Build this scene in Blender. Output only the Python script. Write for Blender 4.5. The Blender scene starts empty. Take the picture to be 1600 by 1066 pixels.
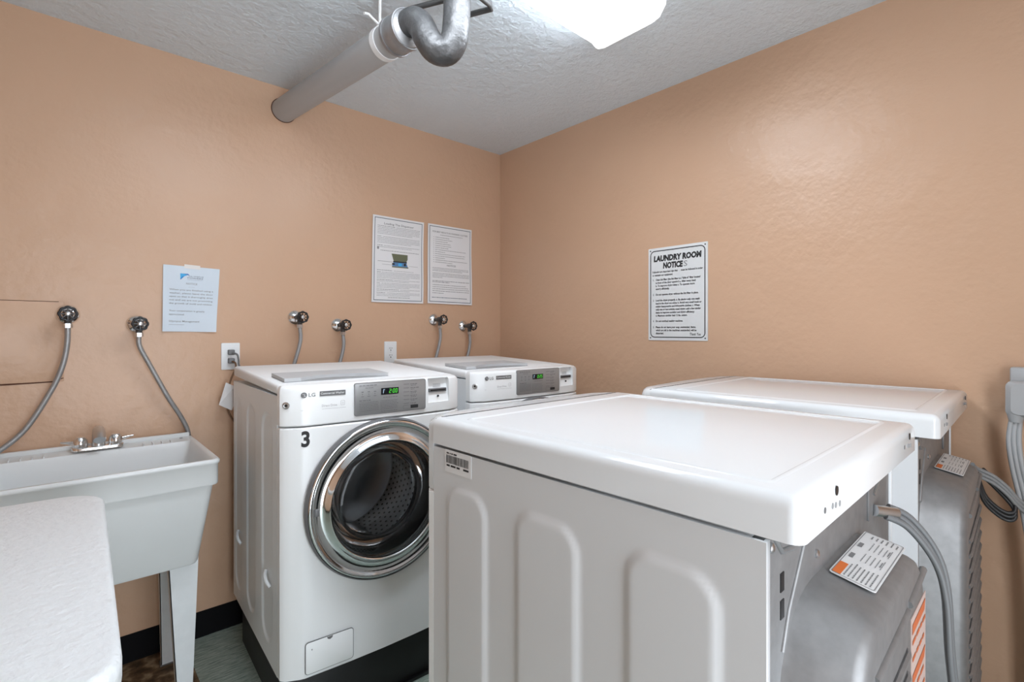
import bpy, bmesh, math, random
from mathutils import Vector, Matrix
PI = math.pi
random.seed(7)
SC = bpy.context.scene
COL = SC.collection

# ------------------------------------------------------------------ camera, light, exposure
cam_d = bpy.data.cameras.new('camera'); cam = bpy.data.objects.new('camera', cam_d); COL.objects.link(cam)
cam.location = (-2.2124, -2.5792, 1.35)
cam.rotation_euler = (PI/2, 0, -0.73287)
cam_d.sensor_width = 36.0; cam_d.lens = 785.08/1600*36; cam_d.shift_y = -0.0094
cam_d.clip_start = 0.02
SC.camera = cam
SC.view_settings.view_transform = 'Standard'; SC.view_settings.look = 'None'
SC.view_settings.gamma = 1.0; SC.view_settings.use_curve_mapping = False
SC.view_settings.exposure = 0.55
LAMP_POWER = 11.0          # radiance of the fluorescent lenses
W = bpy.data.worlds.new('world'); SC.world = W; W.use_nodes = True
W.node_tree.nodes['Background'].inputs[0].default_value = (0.8, 0.88, 1, 1)
W.node_tree.nodes['Background'].inputs[1].default_value = 0.3

# added fill light behind the camera, set in a made-up doorway
dl = bpy.data.lights.new('added_fill_light', 'AREA'); dl.shape = 'RECTANGLE'; dl.size = 0.95; dl.size_y = 2.0; dl.energy = 26; dl.color = (0.90, 0.97, 1.04)
dlo = bpy.data.objects.new('added_fill_light', dl); COL.objects.link(dlo); dlo.location = (-1.88, -3.50, 1.05); dlo.rotation_euler = (PI/2, 0, 0)
RX0, RY0, CEIL = -3.55, -3.45, 2.5425      # room: x RX0..0, y RY0..0

# ------------------------------------------------------------------ materials
def mat(name, col, rough=0.5, metal=0.0, spec=0.5, coat=0.0, bump=None, noise=None, emit=None, strength=0, aniso=0):
    """bump=(scale, strength, distance[, detail]); noise=(scale, amount) darkens the colour irregularly"""
    m = bpy.data.materials.new(name); m.use_nodes = True
    nt = m.node_tree; b = nt.nodes['Principled BSDF']
    b.inputs['Base Color'].default_value = (*col, 1)
    b.inputs['Roughness'].default_value = rough; b.inputs['Metallic'].default_value = metal
    b.inputs['Specular IOR Level'].default_value = spec
    b.inputs['Coat Weight'].default_value = coat; b.inputs['Coat Roughness'].default_value = 0.05
    if emit:
        b.inputs['Emission Color'].default_value = (*emit, 1); b.inputs['Emission Strength'].default_value = strength
    tc = nt.nodes.new('ShaderNodeTexCoord')
    if noise:
        n = nt.nodes.new('ShaderNodeTexNoise'); n.inputs['Scale'].default_value = noise[0]; n.inputs['Detail'].default_value = 5
        nt.links.new(tc.outputs['Object'], n.inputs['Vector'])
        mx = nt.nodes.new('ShaderNodeMix'); mx.data_type = 'RGBA'
        mx.inputs[6].default_value = (*[c*(1-noise[1]) for c in col], 1); mx.inputs[7].default_value = (*[min(1, c*(1+noise[1])) for c in col], 1)
        nt.links.new(n.outputs['Fac'], mx.inputs[0]); nt.links.new(mx.outputs[2], b.inputs['Base Color'])
    if bump:
        prev = None
        bl = bump if isinstance(bump, list) else [bump]
        for bp in bl:
            n = nt.nodes.new('ShaderNodeTexNoise'); n.inputs['Scale'].default_value = bp[0]
            n.inputs['Detail'].default_value = bp[3] if len(bp) > 3 else 3
            nt.links.new(tc.outputs['Object'], n.inputs['Vector'])
            bn = nt.nodes.new('ShaderNodeBump'); bn.inputs['Strength'].default_value = bp[1]; bn.inputs['Distance'].default_value = bp[2]
            nt.links.new(n.outputs['Fac'], bn.inputs['Height'])
            if prev: nt.links.new(prev.outputs['Normal'], bn.inputs['Normal'])
            prev = bn
        nt.links.new(prev.outputs['Normal'], b.inputs['Normal'])
    return m

M = {}
M['wall'] = mat('peach_paint', (0.61, 0.396, 0.266), 0.36, spec=0.45, noise=(2.5, 0.05), bump=[(6, 0.42, 0.018, 4), (38, 0.3, 0.005, 3)])
M['ceil'] = mat('ceiling_paint', (0.70, 0.78, 0.84), 0.5, noise=(5, 0.03), bump=[(26, 0.6, 0.014, 4), (90, 0.5, 0.006, 2)])
M['enamel'] = mat('white_enamel', (0.90, 0.915, 0.92), 0.28)
M['enamel_lid'] = mat('white_satin_enamel', (0.90, 0.915, 0.925), 0.4, spec=0.06)
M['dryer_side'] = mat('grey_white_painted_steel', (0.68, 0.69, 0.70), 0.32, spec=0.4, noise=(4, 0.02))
M['enamel_top'] = mat('glossy_white_enamel', (0.74, 0.755, 0.765), 0.10, spec=0.35)
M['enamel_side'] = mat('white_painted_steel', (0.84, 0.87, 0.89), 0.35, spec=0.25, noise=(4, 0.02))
M['plastic'] = mat('white_plastic', (0.80, 0.825, 0.84), 0.35)
M['hdpe'] = mat('white_grained_plastic', (0.80, 0.825, 0.84), 0.45, bump=[(48, 0.72, 0.006, 5)])
M['tub'] = mat('off_white_tub_plastic', (0.70, 0.715, 0.715), 0.33, noise=(9, 0.03), bump=(14, 0.08, 0.004))
M['legsteel'] = mat('white_leg_enamel', (0.74, 0.765, 0.78), 0.4, noise=(30, 0.06))
M['chrome'] = mat('chrome', (0.86, 0.87, 0.88), 0.10, metal=1)
M['satin'] = mat('satin_chrome', (0.62, 0.63, 0.64), 0.3, metal=1)
M['galv'] = mat('galvanised_steel', (0.25, 0.25, 0.252), 0.46, metal=0.5, noise=(45, 0.22), bump=(90, 0.1, 0.002))
M['stainless'] = mat('stainless', (0.6, 0.61, 0.62), 0.28, metal=1)
M['braid'] = mat('braided_steel_hose', (0.36, 0.365, 0.37), 0.38, metal=0.6, bump=(300, 0.5, 0.002))
M['greyhose'] = mat('grey_braided_hose', (0.33, 0.335, 0.34), 0.45, metal=0.3, bump=(300, 0.5, 0.002))
M['black'] = mat('black_plastic', (0.012, 0.012, 0.013), 0.35)
M['plinth'] = mat('black_plinth', (0.012, 0.012, 0.013), 0.5, noise=(12, 0.5))
M['rubber'] = mat('black_vinyl', (0.004, 0.004, 0.005), 0.7, spec=0.1)
M['gasket'] = mat('grey_rubber', (0.16, 0.16, 0.165), 0.45)
M['darkgap'] = mat('dark_gap', (0.03, 0.03, 0.03), 0.7)
M['greypad'] = mat('grey_plastic', (0.54, 0.55, 0.56), 0.45, spec=0.2)
M['greypad_dark'] = mat('grey_plastic_recess', (0.30, 0.305, 0.31), 0.45)
M['silver'] = mat('silver_control_film', (0.40, 0.405, 0.41), 0.36, metal=0.45)
M['badge'] = mat('grey_badge', (0.16, 0.16, 0.165), 0.4)
M['ink'] = mat('black_ink', (0.02, 0.02, 0.022), 0.6)
M['inkgrey'] = mat('grey_ink', (0.22, 0.22, 0.225), 0.6)
M['inklight'] = mat('light_grey_ink', (0.42, 0.42, 0.43), 0.6)
M['inkmid'] = mat('mid_grey_ink', (0.27, 0.27, 0.28), 0.6)
M['inkblue'] = mat('dark_blue_ink', (0.06, 0.085, 0.14), 0.6)
M['navy'] = mat('navy_border_ink', (0.10, 0.125, 0.16), 0.6)
M['logoblue'] = mat('blue_logo_ink', (0.02, 0.16, 0.50), 0.6)
M['logosky'] = mat('sky_blue_logo_ink', (0.06, 0.40, 0.75), 0.6)
M['paper_blue'] = mat('bluish_white_paper', (0.66, 0.74, 0.82), 0.7)
M['paper'] = mat('white_paper', (0.80, 0.80, 0.81), 0.55)
M['signwhite'] = mat('white_sign_plastic', (0.74, 0.755, 0.76), 0.35)
M['tape'] = mat('clear_tape', (0.78, 0.76, 0.74), 0.25)
M['olive'] = mat('olive_print', (0.14, 0.15, 0.09), 0.6)
M['blueprint'] = mat('blue_print', (0.10, 0.22, 0.42), 0.6)
M['orange'] = mat('orange_print', (0.72, 0.17, 0.03), 0.5)
M['pinkish'] = mat('pale_orange_label', (0.50, 0.38, 0.34), 0.6)
M['rust'] = mat('rust_orange_print', (0.50, 0.13, 0.05), 0.6)
M['label'] = mat('white_label', (0.78, 0.78, 0.78), 0.45)
M['display'] = mat('display_window', (0.004, 0.006, 0.010), 0.15)
M['led'] = mat('green_led', (0.05, 0.5, 0.05), 0.5, emit=(0.16, 0.9, 0.08), strength=0.42)
M['leddim'] = mat('pale_led', (0.2, 0.25, 0.3), 0.5, emit=(0.5, 0.7, 0.9), strength=0.25)
M['pipegrey'] = mat('grey_painted_pipe', (0.42, 0.425, 0.43), 0.5, bump=(20, 0.15, 0.004))
M['iron'] = mat('dark_cast_iron', (0.085, 0.085, 0.086), 0.40, metal=0.3, noise=(22, 0.8), bump=(40, 0.7, 0.006))
M['coupling'] = mat('dull_steel_coupling', (0.34, 0.34, 0.345), 0.45, metal=0.7, noise=(30, 0.3))
M['strap'] = mat('white_painted_steel_strap', (0.8, 0.8, 0.8), 0.4)
M['plug'] = mat('grey_plug_plastic', (0.42, 0.43, 0.44), 0.45)
M['cordgrey'] = mat('grey_cord', (0.16, 0.165, 0.17), 0.45)
M['cordlight'] = mat('light_grey_cord', (0.44, 0.45, 0.46), 0.45)
M['cordmid'] = mat('mid_grey_cord', (0.27, 0.275, 0.28), 0.45)
M['cordblack'] = mat('black_cord', (0.03, 0.03, 0.032), 0.4)
M['cordbrown'] = mat('brown_cord', (0.16, 0.085, 0.045), 0.5)
M['wheel'] = mat('black_handwheel', (0.008, 0.008, 0.010), 0.3)
M['thinpipe'] = mat('dark_steel_pipe', (0.10, 0.10, 0.10), 0.5, metal=0.4)
M['bore'] = mat('rust_and_shadow_gap', (0.10, 0.035, 0.015), 0.7)
M['lens'] = mat('fluorescent_lens', (0.9, 0.9, 0.9), 0.4, emit=(0.89, 0.965, 1.05), strength=LAMP_POWER)
M['lens_fill'] = mat('added_fill_lens', (0.9, 0.9, 0.9), 0.4, emit=(0.89, 0.965, 1.05), strength=1.6)  # lens of the added fill fixture out of view
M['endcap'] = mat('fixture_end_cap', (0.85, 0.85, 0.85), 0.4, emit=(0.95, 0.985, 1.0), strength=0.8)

def glass_mat(name, tint, rough=0.0, ior=1.5):
    m = bpy.data.materials.new(name); m.use_nodes = True; nt = m.node_tree; nt.nodes.clear()
    out = nt.nodes.new('ShaderNodeOutputMaterial'); mix = nt.nodes.new('ShaderNodeMixShader')
    tr = nt.nodes.new('ShaderNodeBsdfTransparent'); gl = nt.nodes.new('ShaderNodeBsdfGlossy'); fr = nt.nodes.new('ShaderNodeFresnel')
    tr.inputs[0].default_value = (*tint, 1); gl.inputs['Roughness'].default_value = rough; fr.inputs[0].default_value = ior
    nt.links.new(fr.outputs[0], mix.inputs[0]); nt.links.new(tr.outputs[0], mix.inputs[1]); nt.links.new(gl.outputs[0], mix.inputs[2])
    nt.links.new(mix.outputs[0], out.inputs[0]); return m
M['glass'] = glass_mat('tinted_door_glass', (0.72, 0.73, 0.74), 0.0, 1.38)
M['bowl'] = glass_mat('clear_bowl_glass', (0.90, 0.91, 0.92), 0.0, 1.3)

def drum_mat():
    m = mat('perforated_stainless', (0.55, 0.56, 0.57), 0.3, metal=0.9); nt = m.node_tree; b = nt.nodes['Principled BSDF']
    tc = nt.nodes.new('ShaderNodeTexCoord')
    mp = nt.nodes.new('ShaderNodeMapping'); mp.inputs['Scale'].default_value = (60, 14, 1)
    nt.links.new(tc.outputs['UV'], mp.inputs[0])
    sep = nt.nodes.new('ShaderNodeSeparateXYZ'); nt.links.new(mp.outputs[0], sep.inputs[0])
    def mth(op, a, b_=None):
        n = nt.nodes.new('ShaderNodeMath'); n.operation = op
        for i, v in enumerate((a, b_)):
            if v is None: continue
            if isinstance(v, (int, float)): n.inputs[i].default_value = v
            else: nt.links.new(v, n.inputs[i])
        return n.outputs[0]
    row = mth('FLOOR', sep.outputs[1]); sh = mth('MULTIPLY', mth('MODULO', row, 2.0), 0.5)
    fx = mth('SUBTRACT', mth('FRACT', mth('ADD', sep.outputs[0], sh)), 0.5); fy = mth('SUBTRACT', mth('FRACT', sep.outputs[1]), 0.5)
    d = mth('SQRT', mth('ADD', mth('MULTIPLY', fx, fx), mth('MULTIPLY', fy, fy)))
    hole = mth('LESS_THAN', d, 0.2)
    mx = nt.nodes.new('ShaderNodeMix'); mx.data_type = 'RGBA'; mx.inputs[6].default_value = (0.5, 0.51, 0.52, 1); mx.inputs[7].default_value = (0.02, 0.02, 0.02, 1)
    nt.links.new(hole, mx.inputs[0]); nt.links.new(mx.outputs[2], b.inputs['Base Color'])
    return m
M['drum'] = drum_mat()

def tile_mat():
    m = mat('green_streaked_vinyl', (0.30, 0.37, 0.33), 0.4); nt = m.node_tree; b = nt.nodes['Principled BSDF']
    mp = nt.nodes.new('ShaderNodeMapping'); mp.inputs['Scale'].default_value = (6, 45, 1); mp.inputs['Rotation'].default_value = (0, 0, 0.25)
    geo = nt.nodes.new('ShaderNodeNewGeometry'); nt.links.new(geo.outputs['Position'], mp.inputs[0])
    n = nt.nodes.new('ShaderNodeTexNoise'); n.inputs['Scale'].default_value = 3; n.inputs['Detail'].default_value = 6; n.inputs['Roughness'].default_value = 0.7
    nt.links.new(mp.outputs[0], n.inputs['Vector'])
    cr = nt.nodes.new('ShaderNodeValToRGB'); e = cr.color_ramp.elements
    e[0].position = 0.36; e[0].color = (0.16, 0.22, 0.185, 1); e[1].position = 0.66; e[1].color = (0.52, 0.58, 0.53, 1)
    x = e.new(0.5); x.color = (0.31, 0.385, 0.335, 1)
    nt.links.new(n.outputs['Fac'], cr.inputs[0]); nt.links.new(cr.outputs[0], b.inputs['Base Color'])
    return m
M['tile'] = tile_mat()
def slab_mat():
    m = mat('brown_stained_concrete', (0.16, 0.10, 0.05), 0.75); nt = m.node_tree; b = nt.nodes['Principled BSDF']
    geo = nt.nodes.new('ShaderNodeNewGeometry')
    n = nt.nodes.new('ShaderNodeTexNoise'); n.inputs['Scale'].default_value = 22; n.inputs['Detail'].default_value = 8
    nt.links.new(geo.outputs['Position'], n.inputs['Vector'])
    cr = nt.nodes.new('ShaderNodeValToRGB'); e = cr.color_ramp.elements
    e[0].position = 0.36; e[0].color = (0.05, 0.028, 0.012, 1); e[1].position = 0.68; e[1].color = (0.36, 0.27, 0.17, 1)
    x = e.new(0.52); x.color = (0.15, 0.09, 0.045, 1)
    nt.links.new(n.outputs['Fac'], cr.inputs[0]); nt.links.new(cr.outputs[0], b.inputs['Base Color'])
    return m
M['slab'] = slab_mat()

# ------------------------------------------------------------------ mesh helpers
def link(name, me, m=None, parent=None, smooth=False):
    me.name = name
    o = bpy.data.objects.new(name, me); COL.objects.link(o)
    if m is not None and not me.materials: me.materials.append(m)
    if parent: o.parent = parent
    if smooth: me.polygons.foreach_set('use_smooth', [True]*len(me.polygons)); me.update()
    return o
def py(name, v, f, m, parent=None, smooth=False):
    me = bpy.data.meshes.new(name); me.from_pydata([tuple(p) for p in v], [], f); me.validate(); me.update()
    return link(name, me, m, parent, smooth)
def fromb(name, bm, m, parent=None, smooth=False, angle=None):
    bmesh.ops.recalc_face_normals(bm, faces=bm.faces[:])
    me = bpy.data.meshes.new(name); bm.to_mesh(me); bm.free()
    o = link(name, me, m, parent, smooth)
    if angle is not None:
        me.polygons.foreach_set('use_smooth', [True]*len(me.polygons)); me.set_sharp_from_angle(angle=angle)
    return o
def bbox(bm, x0, x1, y0, y1, z0, z1, bev=0, seg=2):
    r = bmesh.ops.create_cube(bm, size=1); vs = r['verts']
    for v in vs: v.co = Vector(((x0+x1)/2+v.co.x*(x1-x0), (y0+y1)/2+v.co.y*(y1-y0), (z0+z1)/2+v.co.z*(z1-z0)))
    if bev:
        es = list({e for v in vs for e in v.link_edges})
        bmesh.ops.bevel(bm, geom=es, offset=bev, segments=seg, affect='EDGES', profile=0.5)
def box(name, b, m, parent=None, bev=0.0, seg=2):
    bm = bmesh.new(); bbox(bm, *b, bev, seg)
    return fromb(name, bm, m, parent, angle=0.6 if bev else None)
def catmull(pts, n=8):
    P = [Vector(p) for p in pts]; out = []
    for i in range(len(P)-1):
        p0 = P[max(i-1, 0)]; p1 = P[i]; p2 = P[i+1]; p3 = P[min(i+2, len(P)-1)]
        for k in range(n):
            t = k/n
            out.append(0.5*((2*p1)+(p2-p0)*t+(2*p0-5*p1+4*p2-p3)*t*t+(3*p1-p0-3*p2+p3)*t**3))
    out.append(P[-1]); return out
def tube_bm(bm, pts, r, seg=12, smooth_n=0, cap=True):
    P = catmull(pts, smooth_n) if smooth_n else [Vector(p) for p in pts]
    rs = r if isinstance(r, list) else [r]*len(P)
    up = None; rings = []
    for i, p in enumerate(P):
        t = (P[min(i+1, len(P)-1)]-P[max(i-1, 0)]).normalized()
        if up is None:
            up = Vector((0, 0, 1)) if abs(t.z) < 0.9 else Vector((1, 0, 0))
        a = up - t*up.dot(t)
        if a.length < 1e-6: a = t.orthogonal()
        a.normalize(); up = a; b = t.cross(a)
        rings.append([bm.verts.new(p+(a*math.cos(2*PI*k/seg)+b*math.sin(2*PI*k/seg))*rs[i]) for k in range(seg)])
    for A, B in zip(rings, rings[1:]):
        for k in range(seg): bm.faces.new((A[k], A[(k+1) % seg], B[(k+1) % seg], B[k]))
    if cap: bm.faces.new(rings[0][::-1]); bm.faces.new(rings[-1])
def tube(name, pts, r, m, parent=None, seg=12, smooth_n=0):
    bm = bmesh.new(); tube_bm(bm, pts, r, seg, smooth_n); return fromb(name, bm, m, parent, angle=0.8)
def lathe_bm(bm, prof, seg=48, mtx=Matrix(), uv=False):
    """prof: list of (r, d): revolved round local -Y, d outward along -Y"""
    rings = []
    for r, d in prof:
        if r < 1e-6: rings.append([bm.verts.new(mtx @ Vector((0, -d, 0)))])
        else: rings.append([bm.verts.new(mtx @ Vector((r*math.cos(2*PI*k/seg), -d, r*math.sin(2*PI*k/seg)))) for k in range(seg)])
    lay = bm.loops.layers.uv.verify() if uv else None
    for j, (A, B) in enumerate(zip(rings, rings[1:])):
        for k in range(seg):
            k2 = (k+1) % seg
            if len(A) == 1 and len(B) == 1: continue
            if len(A) == 1: f = bm.faces.new((A[0], B[k2], B[k]))
            elif len(B) == 1: f = bm.faces.new((A[k], A[k2], B[0]))
            else:
                f = bm.faces.new((A[k], A[k2], B[k2], B[k]))
                if uv:
                    for l, (a, b) in zip(f.loops, ((k, j), (k+1, j), (k+1, j+1), (k, j+1))): l[lay].uv = (a/seg, b/(len(rings)-1))
def lathe(name, prof, m, parent=None, at=(0, 0, 0), seg=48, rot=None, uv=False, angle=0.7):
    bm = bmesh.new(); mt = Matrix.Translation(at)
    if rot: mt = mt @ rot
    lathe_bm(bm, prof, seg, mt, uv)
    return fromb(name, bm, m, parent, angle=angle)
def rrect(x0, x1, y0, y1, r, n=6):
    out = []
    for cx, cy, a0 in ((x1-r, y1-r, 0), (x0+r, y1-r, PI/2), (x0+r, y0+r, PI), (x1-r, y0+r, 1.5*PI)):
        for k in range(n+1):
            a = a0+PI/2*k/n; out.append((cx+r*math.cos(a), cy+r*math.sin(a)))
    return out
def prism(name, poly, fr, t, m, parent=None, bev=0.0):
    """poly in 2D, fr = (origin, ex, ey); extruded by t along ex x ey"""
    o, ex, ey = (Vector(q) for q in fr); nz = ex.cross(ey).normalized()
    bm = bmesh.new(); vs = [bm.verts.new(o+ex*a+ey*b) for a, b in poly]
    f = bm.faces.new(vs); r = bmesh.ops.extrude_face_region(bm, geom=[f])
    ups = [v for v in r['geom'] if isinstance(v, bmesh.types.BMVert)]
    for v in ups: v.co += nz*t
    if bev:
        tf = [g for g in r['geom'] if isinstance(g, bmesh.types.BMFace)]
        es = list(tf[0].edges)
        bmesh.ops.bevel(bm, geom=es, offset=bev, segments=2, affect='EDGES', profile=0.5)
    return fromb(name, bm, m, parent, angle=0.5)
def loft(name, rings, m, parent=None, cap0=True, cap1=True, angle=0.6):
    bm = bmesh.new(); R = [[bm.verts.new(p) for p in ring] for ring in rings]; n = len(R[0])
    for A, B in zip(R, R[1:]):
        for k in range(n): bm.faces.new((A[k], A[(k+1) % n], B[(k+1) % n], B[k]))
    if cap0: bm.faces.new(R[0][::-1])
    if cap1: bm.faces.new(R[-1])
    return fromb(name, bm, m, parent, angle=angle)
def cut(o, cutters):
    for c in cutters:
        md = o.modifiers.new('cut', 'BOOLEAN'); md.operation = 'DIFFERENCE'; md.object = c; md.solver = 'EXACT'
    bpy.context.view_layer.update()
    dg = bpy.context.evaluated_depsgraph_get()
    me = bpy.data.meshes.new_from_object(o.evaluated_get(dg)); old = o.data
    o.modifiers.clear(); o.data = me; me.name = o.name
    me.polygons.foreach_set('use_smooth', [True]*len(me.polygons)); me.set_sharp_from_angle(angle=0.5)
    for c in cutters: bpy.data.objects.remove(c)
    bpy.data.meshes.remove(old)
_font_cache = {}
def text_mesh(s, bold=0.0, res=2):
    key = (s, bold, res)
    if key in _font_cache: return _font_cache[key]
    cu = bpy.data.curves.new('t', 'FONT'); cu.body = s; cu.size = 1; cu.resolution_u = res; cu.offset = bold; cu.fill_mode = 'FRONT'
    o = bpy.data.objects.new('t', cu); COL.objects.link(o); bpy.context.view_layer.update()
    me = bpy.data.meshes.new_from_object(o.evaluated_get(bpy.context.evaluated_depsgraph_get()))
    v = [tuple(p.co) for p in me.vertices]; f = [tuple(p.vertices) for p in me.polygons]
    bpy.data.objects.remove(o); bpy.data.curves.remove(cu); bpy.data.meshes.remove(me)
    _font_cache[key] = (v, f); return v, f
class Print:
    """collects flat lettering and marks in sheet coordinates, then lays them on a surface"""
    def __init__(s): s.v = []; s.f = []
    def text(s, t, x, y, h, w=None, align='l', bold=0.0, shear=0.0, wmax=None, res=2):
        v, f = text_mesh(t, bold, res)
        if not v: return
        x0 = min(p[0] for p in v); x1 = max(p[0] for p in v)
        sy = h/0.73; sx = w/(x1-x0) if w else sy*0.95
        if wmax and (x1-x0)*sx > wmax: sx = wmax/(x1-x0)
        W_ = (x1-x0)*sx; ox = x-(W_ if align == 'r' else W_/2 if align == 'c' else 0)
        b = len(s.v); s.v += [(ox+(p[0]-x0)*sx+shear*p[1]*sy, y+p[1]*sy) for p in v]; s.f += [tuple(b+i for i in q) for q in f]
    def poly(s, pts): b = len(s.v); s.v += pts; s.f.append(tuple(range(b, b+len(pts))))
    def rect(s, x0, x1, y0, y1): s.poly([(x0, y0), (x1, y0), (x1, y1), (x0, y1)])
    def ring(s, outer, inner):
        b = len(s.v); n = len(outer); s.v += outer+inner
        s.f += [(b+k, b+(k+1) % n, b+n+(k+1) % n, b+n+k) for k in range(n)]
    def words(s, x0, x1, y, h, rnd, fill=1.0):
        x = x0
        while x < x0+(x1-x0)*fill-h:
            w = h*rnd.uniform(1.0, 4.5); s.rect(x, min(x+w, x1), y, y+h); x += w+h*0.8
    def lay(s, name, m, parent, fn):
        return py(name, [fn(a, b) for a, b in s.v], s.f, m, parent)
def flat(o, ex, ey, off=0.0006):
    o, ex, ey = Vector(o), Vector(ex), Vector(ey); n = ex.cross(ey)
    return lambda a, b: o+ex*a+ey*b+n*off
def thing(name, label, cat, loc=(0, 0, 0), rotz=0.0, group=None):
    o = bpy.data.objects.new(name, None); COL.objects.link(o); o.empty_display_size = 0.1
    o.location = loc; o.rotation_euler = (0, 0, rotz); o['label'] = label; o['category'] = cat
    if group: o['group'] = group
    return o
def tag(o, label, cat, group=None):
    o['label'] = label; o['category'] = cat
    if group: o['group'] = group
    return o
def struct(o): o['kind'] = 'structure'; return o

# ------------------------------------------------------------------ room shell
T = 0.12
struct(box('floor', (RX0-T, T, RY0-T, T, -0.12, -0.003), M['slab']))
struct(box('ceiling', (RX0-T, T, RY0-T, T, CEIL, CEIL+T), M['ceil']))
wb_ = struct(box('wall_back', (RX0-T, T, 0, T, -0.003, CEIL), M['wall']))
struct(box('wall_right', (0, T, RY0-T, 0, -0.003, CEIL), M['wall']))
struct(box('wall_left', (RX0-T, RX0, RY0-T, 0, -0.003, CEIL), M['wall']))
wf = struct(box('wall_front', (RX0, 0, RY0-T, RY0, -0.003, CEIL), M['wall']))
cut(wf, [box('c', (-2.36, -1.40, RY0-T-0.1, RY0+0.1, -0.1, 2.06), None)])  # made-up doorway opening for the added fill light
def baseboard(name, x0, x1, y0, y1, axis, sgn):
    prof = [(0, 0), (0.014, 0), (0.012, 0.006), (0.005, 0.016), (0.004, 0.104), (0.002, 0.109), (0, 0.109)]
    if axis == 'x': rings = [[(x, y0+sgn*d, z) for d, z in prof] for x in (x0, x1)]
    else: rings = [[(x0+sgn*d, y, z) for d, z in prof] for y in (y0, y1)]
    struct(loft(name, rings, M['rubber']))
baseboard('baseboard_back', RX0, -0.015, 0, 0, 'x', -1)
baseboard('baseboard_right', 0, 0, RY0, 0, 'y', -1)
baseboard('baseboard_left', RX0, RX0, RY0, -0.015, 'y', 1)
# vinyl floor tiles, one object each; bare stained slab under the laundry tub
floor = bpy.data.objects['floor']
tb = bmesh.new(); bbox(tb, 0.001, 0.3038, 0.001, 0.3038, -0.003, 0.0, 0.0)
tme = bpy.data.meshes.new('floor_tile'); tb.to_mesh(tme); tb.free(); tme.materials.append(M['tile'])
for i in range(-12, 7):
    for j in range(-12, 1):
        x = -1.812+i*0.3048; y = -0.16+j*0.3048
        if x > -0.02 or x+0.3048 < RX0 or y+0.3048 < RY0: continue
        x0, x1, y0, y1 = max(x, RX0), min(x+0.3048, 0), max(y, RY0), min(y+0.3048, 0)
        if y1-y0 < 0.01 or x1-x0 < 0.01: continue
        if -2.7 < x < -2.0 and y > -0.5: continue                 # bare patch
        full = (x1-x0 > 0.304 and y1-y0 > 0.304)
        xs = x0+(0.10 if abs(x+2.1168) < 0.01 and y > -0.5 else 0)  # a tile broken off along its left side
        if full and xs == x0:
            o = bpy.data.objects.new('floor_tile', tme); COL.objects.link(o); o.location = (x, y, 0); o.parent = floor
        else:
            o = box('floor_tile', (xs+0.001, x1-0.001, y0+0.001, y1-0.001, -0.003, 0.0), M['tile'], floor)

# painted-over access panel and its crack on the back wall
ap = thing('access_panel', 'painted-over peach access panel on the wall behind the left hose', 'panel', (-2.45, 0, 1.16))
box('panel', (-0.3, 0.25, -0.003, 0.0, 0.0, 0.302), M['wall'], ap, 0.0012)
tube('seam', [(-0.3, -0.001, 0.3025), (0.0, -0.001, 0.303), (0.235, -0.001, 0.3025)], 0.0016, M['bore'], ap, 6)  # dark strip drawn as the shadow gap along the panel's top edge
tube('crack', [(-0.3, -0.0012, -0.004), (0.1, -0.0012, -0.003), (0.22, -0.0012, 0.0), (0.248, -0.0012, 0.012)], 0.0028, M['bore'], ap, 6)
# ------------------------------------------------------------------ ceiling light and an added fill copy
def ceiling_light(x0, x1, y0, y1, label, lens='lens'):
    t = thing('ceiling_light', label, 'light', ((x0+x1)/2, (y0+y1)/2, CEIL))
    w, d = (x1-x0)/2, (y1-y0)/2
    box('housing', (-w, w, -d, d, -0.035, 0), M['strap'], t, 0.004)
    prof = [(-d+0.004, -0.030), (-d+0.008, -0.06), (-d+0.03, -0.088), (-d+0.06, -0.095), (d-0.06, -0.095), (d-0.03, -0.088), (d-0.008, -0.06), (d-0.004, -0.030)]
    loft('diffuser', [[(x, y, z) for y, z in prof] for x in (-w+0.012, w-0.012)], M[lens], t)
    pe = [(-d, -0.02), (-d, -0.06), (-d+0.025, -0.094), (-d+0.055, -0.102), (d-0.055, -0.102), (d-0.025, -0.094), (d, -0.06), (d, -0.02)]
    for a, b in ((-w, -w+0.014), (w-0.014, w)):
        loft('end_cap', [[(x, y, z) for y, z in pe] for x in (a, b)], M['endcap'], t)
    return t
ceiling_light(-1.90, -0.655, -1.645, -1.325, 'white wraparound fluorescent ceiling light above the dryers')
ceiling_light(-1.90, -0.655, -3.06, -2.74, 'unseen fill light added at the front of the room, modelled as a fluorescent fixture', 'lens_fill')  # second fixture added out of view to brighten the room

# ------------------------------------------------------------------ bowed appliance front, shared by washers and dryers
AW = 0.686
def bowv(u, B=0.05):
    pr = [(0, 0), (0.012, -0.014), (0.06, -0.038), (0.2, -0.047), (0.343, -0.05), (0.486, -0.047), (0.626, -0.038), (0.674, -0.014), (AW, 0)]
    for (a, fa), (b, fb) in zip(pr, pr[1:]):
        if a <= u <= b: return (fa+(fb-fa)*(u-a)/(b-a))*B/0.05
    return 0.0
BU = [0, 0.004, 0.012, 0.03, 0.052, 0.066, 0.10, 0.16, 0.22, 0.28, 0.343, 0.406, 0.466, 0.526, 0.586, 0.62, 0.634, 0.656, 0.674, 0.682, AW]
def bowed(name, rows, vback, m, parent, B=0.05):
    """rows: (z, inset) from the bottom up"""
    rings = []
    for z, ins in rows:
        s = (AW-2*ins)/AW
        rings.append([(ins+u*s, bowv(u, B)+ins*1.3, z) for u in BU] + [(AW-ins, vback, z), (ins, vback, z)])
    return loft(name, rings, m, parent, angle=0.5)
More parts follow.
